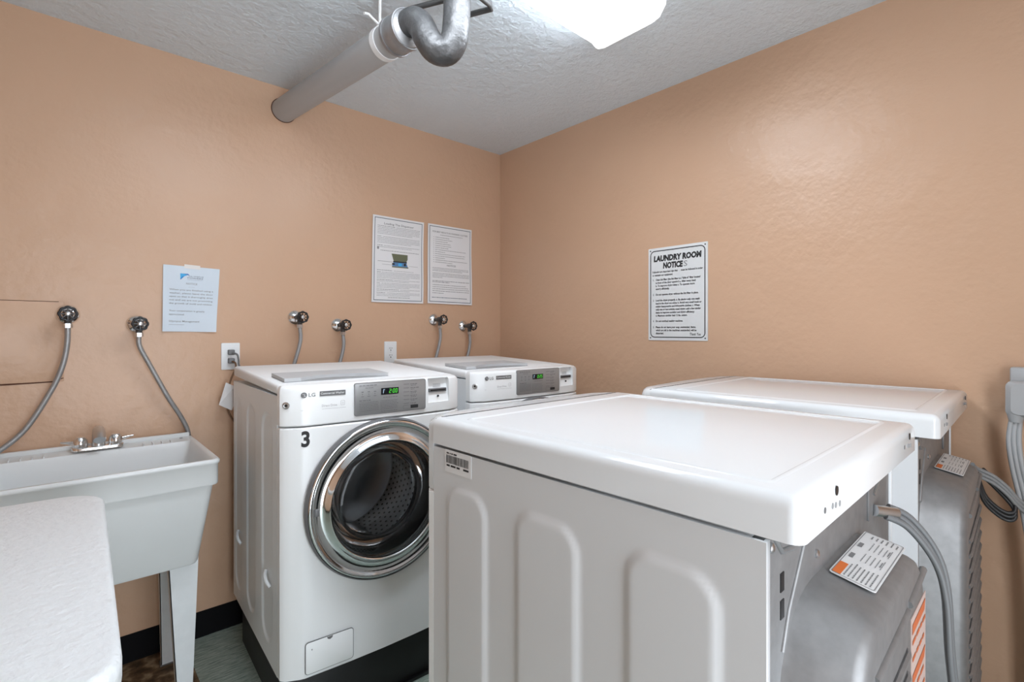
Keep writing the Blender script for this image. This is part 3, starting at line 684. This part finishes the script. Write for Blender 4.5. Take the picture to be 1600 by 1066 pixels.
# ------------------------------------------------------------------ hose valves
def valve(x, z, label, hose, hm, hang='hoses over the washers'):
    t = thing('hose_valve', label, 'valve', (x, 0, z), 0, 'wall valves with handwheels')
    lathe('flange', [(0.037, 0.0), (0.037, 0.003), (0.033, 0.010), (0.020, 0.018), (0.012, 0.021)], M['chrome'], t, (0, 0, 0), 32)
    bm = bmesh.new(); lathe_bm(bm, [(0.009, 0.015), (0.010, 0.04), (0.015, 0.052), (0.017, 0.066), (0.015, 0.080), (0.010, 0.086), (0.006, 0.088), (0.006, 0.106)], 20)
    tube_bm(bm, [(0, -0.066, -0.008), (0, -0.068, -0.038)], 0.0115, 14)
    fromb('valve_body', bm, M['iron'], t, angle=0.7)
    tube('hose_nut', [(0, -0.068, -0.036), (0, -0.0685, -0.052)], 0.0145, M['satin'], t, 6)
    bm = bmesh.new(); n = 8; R = 0.0245
    pts = [Vector((R*math.cos(2*PI*k/48)*(1+0.06*math.cos(8*2*PI*k/48)), -0.108, R*math.sin(2*PI*k/48)*(1+0.06*math.cos(8*2*PI*k/48)))) for k in range(49)]
    tube_bm(bm, pts, 0.0042, 8, cap=False)
    for k in range(n):
        a = 2*PI*k/n; tube_bm(bm, [(0, -0.108, 0), (R*math.cos(a), -0.108, R*math.sin(a))], 0.0026, 6)
    fromb('handwheel', bm, M['wheel'], t, angle=0.9)
    lathe('wheel_nut', [(0.0085, 0.106), (0.0085, 0.113), (0.006, 0.115), (0.004, 0.1155), (0, 0.1155)], M['satin'], t, (0, 0, 0), 16)
    tube('hose', [(a-x, b, c-z) for a, b, c in hose], 0.009, hm, t, 10, 6)
    return t
valve(-2.190, 1.415, 'far-left wall valve, its braided hose curving left past the tub', [(-2.19, -0.0685, 1.366), (-2.192, -0.069, 1.30), (-2.205, -0.066, 1.22), (-2.236, -0.06, 1.131), (-2.304, -0.06, 0.998), (-2.372, -0.07, 0.930), (-2.412, -0.078, 0.912), (-2.438, -0.08, 0.86), (-2.444, -0.08, 0.70), (-2.444, -0.08, 0.5)], M['braid'])
valve(-1.975, 1.380, 'wall valve left of the bluish notice, hose swinging right to the tub corner', [(-1.975, -0.0685, 1.332), (-1.973, -0.068, 1.29), (-1.942, -0.06, 1.22), (-1.876, -0.05, 1.076), (-1.822, -0.03, 0.975), (-1.797, -0.022, 0.90), (-1.80, -0.02, 0.80), (-1.81, -0.02, 0.65)], M['braid'])
for xz, lab in (((-1.343, 1.419), 'higher wall valve above the washer marked 3, straight grey hose'), ((-1.126, 1.383), 'lower wall valve above the washer marked 3, nearer the room corner'),
                ((-0.530, 1.420), 'wall valve directly under the right-hand posted sheet, higher of that pair'), ((-0.309, 1.384), 'wall valve closest to the room corner')):
    x, z = xz
    valve(x, z, lab, [(x, -0.0685, z-0.048), (x+0.004, -0.068, z-0.10), (x-0.004, -0.067, z-0.15), (x-0.022, -0.066, z-0.215), (x-0.045, -0.066, z-0.30), (x-0.055, -0.066, z-0.55)], M['greyhose'])

# ------------------------------------------------------------------ wall outlets, plugs and cords
def outlet(x, z, label):
    t = thing('wall_outlet', label, 'outlet', (x, 0, z), 0, 'white duplex outlets')
    prism('cover_plate', rrect(-0.038, 0.038, -0.061, 0.061, 0.004, 3), ((0, -0.0001, 0), (1, 0, 0), (0, 0, 1)), 0.0055, M['plastic'], t, 0.0015)
    for s in (-0.0195, 0.0195):
        sk = prism('socket', rrect(-0.0165, 0.0165, s-0.0145, s+0.0145, 0.010, 4), ((0, -0.005, 0), (1, 0, 0), (0, 0, 1)), 0.0018, M['plastic'], t)
        q = Print(); q.rect(-0.0075, -0.0045, s-0.001, s+0.008); q.rect(0.0045, 0.0075, s, s+0.007); q.poly([(0.0035*math.cos(k*PI/5), s-0.008+0.0035*math.sin(k*PI/5)) for k in range(10)])
        q.lay('socket_slots', M['ink'], sk, flat((0, -0.0068, 0), (1, 0, 0), (0, 0, 1)))
    lathe('screw', [(0.003, 0.005), (0.003, 0.0066), (0, 0.0068)], M['satin'], t, (0, 0, 0), 10)
outlet(-1.630, 1.236, 'white wall outlet with two plugs left of the washer marked 3')
outlet(-0.820, 1.232, 'white empty wall outlet behind the gap between the washers')
def plug(name, x, z, label, path, m, pm):
    t = thing(name, label, 'plug', (x, -0.0072, z))
    prism('plug_body', rrect(-0.013, 0.013, -0.013, 0.011, 0.004, 3), ((0, 0, 0), (1, 0, 0), (0, 0, 1)), 0.020, pm, t, 0.004)
    tube('cord', [(a-x, b+0.0072, c-z) for a, b, c in path], 0.0042, m, t, 8, 8)
    return t
plug('power_plug', -1.630, 1.2555, 'upper grey plug in the left outlet, cord running behind the washer', [(-1.628, -0.026, 1.252), (-1.612, -0.040, 1.245), (-1.607, -0.045, 1.22), (-1.606, -0.05, 1.195), (-1.59, -0.055, 1.178), (-1.55, -0.06, 1.16), (-1.50, -0.06, 1.10), (-1.48, -0.06, 1.0)], M['cordgrey'], M['cordgrey'])
pb = plug('power_plug', -1.630, 1.2165, 'lower plug in the left outlet with brown cord and white paper tag', [(-1.628, -0.026, 1.213), (-1.620, -0.045, 1.205), (-1.622, -0.052, 1.18), (-1.645, -0.055, 1.12), (-1.657, -0.055, 1.05), (-1.650, -0.055, 0.99), (-1.62, -0.055, 0.93), (-1.58, -0.06, 0.85), (-1.56, -0.06, 0.70)], M['cordbrown'], M['cordgrey'])
tg = py('paper_tag', [(-1.664+1.630, -0.052, 1.123-1.2165), (-1.692+1.630, -0.054, 1.026-1.2165), (-1.640+1.630, -0.05, 0.996-1.2165), (-1.606+1.630, -0.056, 1.09-1.2165), (-1.630+1.630, -0.06, 1.105-1.2165),
                     (-1.664+1.630, -0.051, 1.123-1.2165), (-1.692+1.630, -0.053, 1.026-1.2165), (-1.640+1.630, -0.049, 0.996-1.2165), (-1.606+1.630, -0.055, 1.09-1.2165), (-1.630+1.630, -0.059, 1.105-1.2165)],
        [(0, 1, 2, 3, 4), (9, 8, 7, 6, 5), (0, 5, 6, 1), (1, 6, 7, 2), (2, 7, 8, 3), (3, 8, 9, 4), (4, 9, 5, 0)], M['paper'], pb)
tg.location.y = -0.012

# ------------------------------------------------------------------ posted sheets and the sign
def sheet(name, label, corners, m, off):
    """corners TL, TR, BR, BL on the back wall (x, z); returns object and surface function in metres from the bottom left"""
    TL, TR, BR, BL = corners
    w = TR[0]-TL[0]; h = TL[1]-BL[1]
    x0, z0 = BL
    t = thing(name, label, 'notice', (x0, 0, z0))
    def fn(a, b, e=0.0):
        s, q = a/w, b/h
        X_ = BL[0]*(1-s)*(1-q)+BR[0]*s*(1-q)+TL[0]*(1-s)*q+TR[0]*s*q; Z_ = BL[1]*(1-s)*(1-q)+BR[1]*s*(1-q)+TL[1]*(1-s)*q+TR[1]*s*q
        return Vector((X_-x0, -0.0012-e-off(s, q), Z_-z0))
    n1, n2 = 14, 18; V = []; F = []
    for e in (0.0004, 0.0):
        for j in range(n2+1):
            for i in range(n1+1): V.append(fn(w*i/n1, h*j/n2, e))
    k = n1+1; N_ = k*(n2+1)
    for j in range(n2):
        for i in range(n1):
            a = j*k+i; F.append((a, a+1, a+k+1, a+k)); F.append((N_+a, N_+a+k, N_+a+k+1, N_+a+1))
    for i in range(n1): F.append((i, N_+i, N_+i+1, i+1)); a = n2*k+i; F.append((a, a+1, N_+a+1, N_+a))
    for j in range(n2): a = j*k; F.append((a, a+k, N_+a+k, N_+a)); a = j*k+n1; F.append((a, N_+a, N_+a+k, a+k))
    py('sheet', V, F, m, t, smooth=False)
    return t, fn, w, h
# bluish notice
curl = lambda s, q: 0.004*math.sin(PI*q)*(1-s)+0.010*max(0, 0.25-q)*s+0.012*(abs(s-0.5)*2)**3*(1-q)**2*0.6+0.0015*math.sin(9*s+7*q)+0.002
t, fn, w, h = sheet('posted_notice', 'small bluish-white printed notice taped above the tub, blue logo at top', [(-1.886, 1.635), (-1.674, 1.631), (-1.690, 1.347), (-1.890, 1.350)], M['paper_blue'], curl)
S1 = lambda a, b: fn(a, b, 0.0012)
tp = Print(); tp.poly([(w*0.36, h*0.97), (w*0.64, h*0.965), (w*0.64, h*1.025), (w*0.36, h*1.03)]); tp.lay('tape', M['tape'], t, lambda a, b: fn(a, b, 0.0008))
lg = Print(); lg.poly([(w*0.29, h*0.885), (w*0.37, h*0.885), (w*0.42, h*0.865), (w*0.36, h*0.845), (w*0.295, h*0.795)]); lg.lay('logo', M['logosky'], t, S1)
lg = Print(); lg.poly([(w*0.34, h*0.886), (w*0.43, h*0.886), (w*0.46, h*0.862), (w*0.43, h*0.866), (w*0.41, h*0.872)]); lg.poly([(w*0.29, h*0.80), (w*0.33, h*0.84), (w*0.37, h*0.85), (w*0.30, h*0.79)]); lg.lay('logo_shade', M['logoblue'], t, S1)
tx = Print(); tx.text('OLYMPUS', w*0.44, h*0.843, h*0.017, w=w*0.27); tx.text('TOWERS', w*0.41, h*0.812, h*0.024, w=w*0.29); tx.rect(w*0.42, w*0.69, h*0.795, h*0.797)
tx.lay('logo_lettering', M['inkblue'], t, S1)
tx = Print(); tx.text('NOTICE', w*0.5, h*0.722, h*0.030, w=w*0.20, align='c'); tx.text('* * * *', w*0.5, h*0.675, h*0.012, w=w*0.10, align='c')
for k, s in enumerate(('When you are finished using a', 'washer, please leave the door', 'open so that it thoroughly dries', 'out and we are not promoting', 'the growth of mold and mildew.')):
    tx.text(s, w*0.11, h*(0.625-0.052*k), h*0.024, w=w*0.79, bold=0.006)
tx.text('Your cooperation is greatly', w*0.11, h*0.305, h*0.024, w=w*0.65, bold=0.006); tx.text('appreciated.', w*0.11, h*0.25, h*0.024, w=w*0.28, bold=0.006)
tx.text('Olympus Management', w*0.11, h*0.145, h*0.026, w=w*0.56, bold=0.006); tx.rect(w*0.11, w*0.39, h*0.103, h*0.106)
tx.lay('lettering', M['inkgrey'], t, S1)['kind'] = 'stuff'
# two bordered sheets
def border(p, w, h, i, th):
    for k in range(24):
        a, b = i+(h-2*i)*k/24, i+(h-2*i)*(k+1)/24
        p.rect(i, i+th, a, b); p.rect(w-i-th, w-i, a, b)
        a, b = i+(w-2*i)*k/24, i+(w-2*i)*(k+1)/24
        p.rect(a, b, i, i+th); p.rect(a, b, h-i-th, h-i)
wave = lambda s, q: 0.0035*math.sin(5.5*q+0.8)*(0.4+0.6*s)+0.0045
t, fn, w, h = sheet('posted_notice', 'left of the two navy-bordered sheets, with a dispenser picture at its centre', [(-0.928, 1.997), (-0.601, 1.997), (-0.608, 1.515), (-0.938, 1.512)], M['paper'], wave)
S2 = lambda a, b: fn(a, b, 0.0012)
bp = Print(); border(bp, w, h, 0.011, 0.0035); bp.lay('border', M['navy'], t, lambda a, b: fn(a, b, 0.0015))
p = Print(); rnd = random.Random(3)
p.text('Loading The Dispenser', w*0.5, h*0.905, h*0.026, w=w*0.58, align='c', bold=0.008)
p.lay('title', M['inkgrey'], t, S2)
p = Print()
y_ = h*0.882
for n_, lead in ((6, 0.4), (5, 0.1), (2, 0.12)):
    p.words(w*0.09, w*(0.09+lead*0.84), y_, h*0.0062, rnd)
    for k in range(n_): p.words(w*(0.09 if k else 0.11+lead*0.84), w*0.92, y_, h*0.0045, rnd, 1.0 if k < n_-1 else 0.8); y_ -= h*0.0175
    y_ -= h*0.016
p.poly([(w*0.105+0.006*math.cos(k*PI/6), h*0.628+0.009*math.sin(k*PI/6)) for k in range(12)])
p.words(w*0.15, w*0.90, h*0.60, h*0.006, rnd); p.rect(w*0.10, w*0.38, h*0.475, h*0.479); p.rect(w*0.18, w*0.38, h*0.44, h*0.443); p.rect(w*0.70, w*0.88, h*0.44, h*0.443)
y_ = h*0.37
for n_, lead in ((1, 0.35), (5, 0.08), (2, 0.36), (4, 0.08), (2, 0.5), (3, 0.2)):
    p.words(w*0.09, w*(0.09+lead*0.84), y_, h*0.0062, rnd)
    for k in range(n_): p.words(w*(0.09 if k else 0.11+lead*0.84), w*0.92, y_, h*0.0042, rnd, 1.0 if k < n_-1 else 0.75); y_ -= h*0.0165
    y_ -= h*0.006
p.words(w*0.30, w*0.72, h*0.055, h*0.006, rnd)
p.lay('lettering', M['inkmid'], t, S2)['kind'] = 'stuff'
p = Print(); p.poly([(w*0.36, h*0.575), (w*0.675, h*0.575), (w*0.675, h*0.52), (w*0.645, h*0.485), (w*0.40, h*0.49)]); p.rect(w*0.37, w*0.69, h*0.415, h*0.428); p.lay('picture_top', M['olive'], t, S2)
p = Print(); p.poly([(w*0.40, h*0.49), (w*0.645, h*0.485), (w*0.68, h*0.428), (w*0.37, h*0.43)]); p.lay('picture_drawer', M['blueprint'], t, S2)
p = Print(); p.rect(w*0.39, w*0.66, h*0.476, h*0.490); p.rect(w*0.37, w*0.42, h*0.445, h*0.465); p.rect(w*0.60, w*0.64, h*0.44, h*0.47); p.lay('picture_shadow', M['ink'], t, lambda a, b: fn(a, b, 0.0016))
p = Print(); p.rect(w*0.49, w*0.56, h*0.435, h*0.468); p.lay('picture_light', M['logosky'], t, lambda a, b: fn(a, b, 0.0017))
t, fn, w, h = sheet('posted_notice', 'right of the two navy-bordered sheets, all lines of text', [(-0.573, 1.999), (-0.245, 2.000), (-0.245, 1.517), (-0.577, 1.519)], M['paper'], wave)
S3 = lambda a, b: fn(a, b, 0.0012)
bp = Print(); border(bp, w, h, 0.011, 0.0035); bp.lay('border', M['navy'], t, lambda a, b: fn(a, b, 0.0015))
p = Print(); p.text('FOR BEST RESULTS IN WASHING CLOTHES', w*0.5, h*0.90, h*0.020, w=w*0.80, align='c', bold=0.012); p.text('NOTICE', w*0.52, h*0.485, h*0.022, w=w*0.20, align='c', bold=0.012)
p.lay('title', M['inkgrey'], t, S3)
p = Print(); p.words(w*0.27, w*0.78, h*0.872, h*0.006, rnd)
for k, f_ in enumerate((0.42, 0.5, 0.36, 0.45, 0.48, 0.40, 0.92, 0.30, 0.9, 0.88, 0.28, 0.96, 0.50)): p.words(w*0.16, w*(0.16+0.76*f_), h*(0.838-0.0262*k), h*0.0062, rnd); p.rect(w*0.12, w*0.135, h*(0.838-0.0262*k), h*(0.844-0.0262*k))
y_ = h*0.45
for n_, fl_ in ((3, 0.8), (4, 0.25)):
    for k in range(n_): p.words(w*0.10, w*0.93, y_, h*0.006, rnd, 1.0 if k < n_-1 else fl_); y_ -= h*0.018
    y_ -= h*0.012
for k in range(2): p.words(w*0.10, w*0.93, h*0.285-h*0.016*k, h*0.008, rnd, (1, 0.45)[k])
for k in range(5): p.words(w*0.10, w*0.94, h*0.235-h*0.026*k, h*0.007, rnd, (0.9, 0.97, 1, 1, 0.3)[k])
p.lay('lettering', M['inkmid'], t, S3)['kind'] = 'stuff'
p = Print(); p.words(w*0.09, w*0.88, h*0.075, h*0.007, rnd); p.lay('footer', M['inkblue'], t, S3)
# plastic sign on the right wall
sg = thing('wall_sign', 'white plastic laundry room notices sign with black border on the right wall', 'sign', (0, -1.155, 1.306))
SW, SH = 0.312, 0.458
prism('sign_board', rrect(0, SW, 0, SH, 0.003, 2), ((-0.0005, 0, 0), (0, -1, 0), (0, 0, 1)), 0.003, M['signwhite'], sg)
for v in bpy.data.objects['sign_board'].data.vertices: v.co.x = -abs(v.co.x)
fs = lambda a, b: Vector((-0.0042, -a, b))
p = Print(); p.ring(rrect(0.011, SW-0.011, 0.013, SH-0.013, 0.024, 6), rrect(0.0155, SW-0.0155, 0.0175, SH-0.0175, 0.0195, 6)); p.lay('sign_border', M['ink'], sg, fs)
p = Print(); p.text('LAUNDRY ROOM', SW/2, SH*0.855, SH*0.060, w=SW*0.80, align='c', bold=0.06, shear=0.06); p.text('NOTICE', SW*0.265, SH*0.775, SH*0.060, w=SW*0.335, bold=0.06, shear=0.06)
p.lay('sign_title', M['ink'], sg, fs)
p = Print(); p.text('S', SW*0.615, SH*0.775, SH*0.060, w=SW*0.06, bold=0.0, shear=0.06); p.lay('faded_letter', M['inkgrey'], sg, fs)
p = Print(); q_ = SH*0.0205
def line(s, x, y, w_): p.text(s, SW*x, SH*y, q_, w=SW*w_, bold=0.03, shear=0.05)
line('Following are important tips that      must be followed in order', 0.075, 0.730, 0.85); line('to maintain our equipment:', 0.075, 0.695, 0.36)
for n_, y in (('1.', 0.645), ('2.', 0.485), ('3.', 0.422), ('4.', 0.198), ('5.', 0.132)): line(n_, 0.085, y, 0.018)
for s, y, w_ in (('Clean lint filter (the lint filter is a "slide in" filter located', 0.645, 0.75), ('in front of the door opening) a. After every load;', 0.612, 0.68), ('b. To improve drying time; c. To operate more', 0.579, 0.66), ('energy efficiently.', 0.546, 0.24),
                 ('Do not operate dryer without the lint filter in place.', 0.485, 0.72),
                 ('Load the dryer properly. a. By placing only one wash', 0.422, 0.74), ('load in the dryer at a time; b. Avoid very small loads or', 0.389, 0.77), ('mixing heavyweight and lightweight clothes; c. When', 0.356, 0.74), ('only one or two articles need drying, add a few similar', 0.323, 0.76), ('items to improve tumbling and drying efficiency.', 0.290, 0.66), ('d. Maximum tumbler load 12 lbs. cotton.', 0.257, 0.54),
                 ('Do not overload washing machines.', 0.198, 0.47),
                 ('Please do not leave your soap unattended. Items,', 0.132, 0.68), ('which are left in the machines unattended, will be', 0.099, 0.69), ('discarded.', 0.066, 0.14)): line(s, 0.135, y, w_)
p.text('Thank You', SW*0.71, SH*0.055, SH*0.028, w=SW*0.18, bold=0.015, shear=0.2)
p.lay('sign_lettering', M['ink'], sg, fs)['kind'] = 'stuff'
for a, b in ((0.012, 0.012), (SW-0.012, 0.012), (0.012, SH-0.012), (SW-0.012, SH-0.012)):
    lathe('sign_screw', [(0.0035, 0.0025), (0.0035, 0.0045), (0, 0.005)], M['ink'], sg, (0, -a, b), 8, Matrix.Rotation(-PI/2, 4, 'Z'))

# ------------------------------------------------------------------ laundry tub
TX0, TX1, TY0, TY1 = -2.405, -1.795, -0.580, -0.040
sk = thing('laundry_tub', 'white plastic utility tub on steel legs below the two left valves', 'sink', ((TX0+TX1)/2, (TY0+TY1)/2, 0))
ox, oy = (TX0+TX1)/2, (TY0+TY1)/2
def tr(i, z, r, back=0.0, ib=None): 
    return [(a-ox, b-oy, z) for a, b in rrect(TX0+i, TX1-i, TY0+i, TY1-(i if ib is None else ib), r, 5)]
loft('basin', [tr(0.066, 0.538, 0.025, ib=0.05), tr(0.057, 0.534, 0.025, ib=0.045), tr(0.053, 0.541, 0.025, ib=0.04), tr(0.014, 0.806, 0.025, ib=0.014), tr(0.013, 0.811, 0.025, ib=0.012), tr(0.002, 0.814, 0.025), tr(0.0, 0.820, 0.025), tr(0.0, 0.884, 0.025),
               tr(-0.004, 0.888, 0.027, ib=0), tr(-0.005, 0.897, 0.027, ib=0), tr(-0.001, 0.903, 0.025, ib=0.0), tr(0.010, 0.903, 0.022, ib=0.004), tr(0.016, 0.897, 0.02, ib=0.095), tr(0.022, 0.870, 0.02, ib=0.112), tr(0.06, 0.60, 0.04, ib=0.13), tr(0.09, 0.57, 0.05, ib=0.16)], M['tub'], sk, angle=0.9)
box('back_lip', (TX0-ox+0.004, TX1-ox-0.004, TY1-oy-0.016, TY1-oy, 0.895, 0.918), M['tub'], sk, 0.005)
for s in (0, 1):
    for k in range(4):
        x = (-2.345+0.030*k if s == 0 else -1.965+0.030*k)-ox
        box('soap_rib', (x-0.002, x+0.002, TY1-oy-0.092, TY1-oy-0.055, 0.896, 0.9045), M['tub'], sk, 0.0015)
lathe('deck_hole', [(0.006, 0), (0.006, 0.001), (0, 0.001)], M['badge'], sk, (-1.835-ox, TY1-oy-0.05, 0.9035), 12, Matrix.Rotation(-PI/2, 4, 'X'))
def leg(x0, x1, y, side, depth):
    """pressed angle leg tapering to the floor: front flange and side flange"""
    cx = (x0+x1)/2; bm = bmesh.new()
    def plate(pts, n):
        a = [bm.verts.new(p) for p in pts]; b = [bm.verts.new(Vector(p)+Vector(n)) for p in pts]; k = len(pts)
        bm.faces.new(a); bm.faces.new(b[::-1])
        for i in range(k): bm.faces.new((a[i], a[(i+1) % k], b[(i+1) % k], b[i]))
    e0, e1 = cx-0.021+0.004*side, cx+0.021+0.004*side
    plate([(x0-ox, y-oy, 0.555), (x1-ox, y-oy, 0.555), (e1-ox, y-oy, 0.0), (e0-ox, y-oy, 0.0)], (0, 0.003, 0))
    xs = (x0, e0) if side > 0 else (x1, e1)
    plate([(xs[0]-ox, y-oy, 0.555), (xs[0]-ox, y+depth-oy, 0.555), (xs[1]-ox, y+depth*0.45-oy, 0.0), (xs[1]-ox, y-oy, 0.0)], (0.003*side, 0, 0))
    fromb('leg', bm, M['legsteel'], sk)
leg(-1.932, -1.840, -0.475, 1, 0.05); leg(-2.36, -2.268, -0.475, -1, 0.05)
leg(-1.918, -1.865, -0.13, 1, 0.045); leg(-2.335, -2.282, -0.13, -1, 0.045)
for x in (-1.885, -2.31): box('leg_foot', (x-0.028-ox, x+0.026-ox, -0.135-oy, -0.095-oy, 0.0, 0.006), M['satin'], sk)
# faucet
fx, fy = -2.103-ox, -0.098-oy
fa = prism('faucet', rrect(-0.078, 0.078, -0.024, 0.024, 0.022, 6), ((fx, fy, 0.902), (1, 0, 0), (0, 1, 0)), 0.014, M['chrome'], sk, 0.005)
for s in (-1, 1):
    zup = Matrix.Rotation(-PI/2, 4, 'X')
    bm = bmesh.new(); lathe_bm(bm, [(0.022, 0.0), (0.0235, 0.010), (0.021, 0.028), (0.014, 0.038), (0, 0.040)], 18, Matrix.Translation((fx+0.052*s, fy, 0.915)) @ zup)
    tube_bm(bm, [(fx+0.060*s, fy, 0.932), (fx+0.085*s, fy+0.002, 0.936), (fx+0.108*s, fy+0.004, 0.939)], [0.008, 0.006, 0.003], 10)
    fromb('faucet_handle', bm, M['chrome'], fa, angle=0.8)
bm = bmesh.new(); lathe_bm(bm, [(0.021, 0), (0.021, 0.012), (0.016, 0.018), (0.015, 0.02)], 20, Matrix.Translation((fx, fy, 0.915)) @ Matrix.Rotation(-PI/2, 4, 'X'))
tube_bm(bm, [(fx, fy, 0.925), (fx, fy, 0.955), (fx, fy-0.012, 0.972), (fx, fy-0.04, 0.976), (fx, fy-0.075, 0.965), (fx, fy-0.095, 0.950)], 0.0185, 14, 5)
fromb('spout', bm, M['satin'], fa, angle=0.8)

# ------------------------------------------------------------------ folding table in the left foreground
tb = thing('folding_table', 'white grained plastic folding table with rounded corners in the left foreground', 'table', (-2.44, -1.27, 0), -0.0283)
def tring(i, z): return [(a, b, z) for a, b in rrect(-0.305+i, 0.305-i, -0.495+i, 0.535-i, 0.095, 8)]
loft('tabletop', [tring(0.012, 0.855), tring(0.002, 0.857), tring(0.0, 0.862), tring(0.0, 0.888), tring(0.002, 0.8945), tring(0.006, 0.899), tring(0.012, 0.90)], M['hdpe'], tb, angle=0.7)
for s in (-1, 1):
    for q in (-0.24, 0.24): tube('leg', [(q, 0.36*s, 0.86), (q, 0.40*s, 0.0)], 0.0125, M['cordlight'], tb, 10)
    tube('leg_brace', [(-0.24, 0.385*s, 0.30), (0.24, 0.385*s, 0.30)], 0.010, M['cordlight'], tb, 8)

# ------------------------------------------------------------------ drain pipe and trap under the ceiling
P0, P1 = Vector((-1.397, 0.0, 2.432)), Vector((-1.3386, -1.052, 2.375))
dpz = thing('drain_pipe', 'thick grey-painted drain pipe from the left wall ending in a black iron trap', 'pipe', (-1.397, 0, 2.432))
rel = lambda p: Vector(p)-P0
tube('pipe', [rel(P0), rel(P0+(P1-P0)*0.5), rel(P1)], 0.055, M['pipegrey'], dpz, 32)
lathe('wall_ring', [(0.0585, 0), (0.0585, 0.002), (0.05, 0.002)], M['bore'], dpz, (0, 0, 0), 32)
ax = (P1-P0).normalized()
cpl = tube('coupling', [rel(P1-ax*0.055), rel(P1-ax*0.05), rel(P1+ax*0.03), rel(P1+ax*0.035)], [0.058, 0.063, 0.063, 0.058], M['coupling'], dpz, 32)
for s in (-0.045, 0.025): tube('band', [rel(P1+ax*(s-0.006)), rel(P1+ax*(s+0.006))], 0.0655, M['coupling'], cpl, 32)
tube('trap', [rel(p) for p in ((-1.3437, -1.0252, 2.3776), (-1.3361, -1.0821, 2.3871), (-1.3294, -1.1153, 2.3852), (-1.3209, -1.1409, 2.3596), (-1.3114, -1.1599, 2.317), (-1.2934, -1.1807, 2.279), (-1.265, -1.2054, 2.2734), (-1.247, -1.2196, 2.3075), (-1.2403, -1.2243, 2.3644), (-1.2384, -1.2262, 2.4212), (-1.2384, -1.2262, CEIL))], 0.0448, M['iron'], dpz, 28, 6)
# hanger
hg = thing('pipe_hanger', 'white strap hanger with rod holding the grey drain pipe', 'hanger', (-1.35, -0.935, CEIL))
hc = P0+ax*0.94
bm = bmesh.new(); sd = Vector((0, 0, 1)).cross(ax).normalized(); upv = Vector((0, 0, 1))
hp = [hc+(sd*math.cos(a)+upv*math.sin(a))*0.0585 for a in [PI*0.62+2*PI*0.93*k/40 for k in range(41)]]
for A, B in zip(hp, hp[1:]):
    a = [bm.verts.new(p-Vector((-1.35, -0.935, CEIL))+ax*s) for p, s in ((A, -0.013), (A, 0.013), (B, 0.013), (B, -0.013))]; bm.faces.new(a)
bmesh.ops.remove_doubles(bm, verts=bm.verts[:], dist=1e-5); bmesh.ops.solidify(bm, geom=bm.faces[:], thickness=-0.003)
fromb('strap', bm, M['strap'], hg)
o_ = Vector((-1.35, -0.935, CEIL)); top = hp[0]-o_
tube('rod', [top, Vector((top.x, top.y, 0))], 0.0055, M['strap'], hg, 10)
tube('strap_tail', [top+Vector((0, 0, 0.0)), top-sd*0.045+Vector((0, 0, 0.022)), top-sd*0.062+Vector((0, 0, 0.018))], 0.005, M['strap'], hg, 8)
tube('bolt', [top-ax*0.012, top+ax*0.022], 0.009, M['strap'], hg, 6)
# thin pipe behind the trap
o = tube('water_pipe', [(-1.302, -1.042, 2.475), (-1.235, -1.17, 2.475), (-1.17, -1.29, 2.475), (-1.10, -1.42, 2.475), (-1.10, -1.43, CEIL)], 0.009, M['thinpipe'], None, 10)
tag(o, 'thin dark pipe passing behind the crown of the black trap', 'pipe')
o = tube('water_pipe', [(-1.195, -1.085, 2.468), (-1.142, -1.153, 2.468), (-1.100, -1.238, 2.468), (-1.118, -1.250, 2.468), (-1.18, -1.262, 2.468), (-1.45, -1.33, 2.468), (-1.46, -1.335, CEIL)], 0.0095, M['thinpipe'], None, 10)
tag(o, 'thin dark pipe with an elbow just right of the black trap riser', 'pipe')
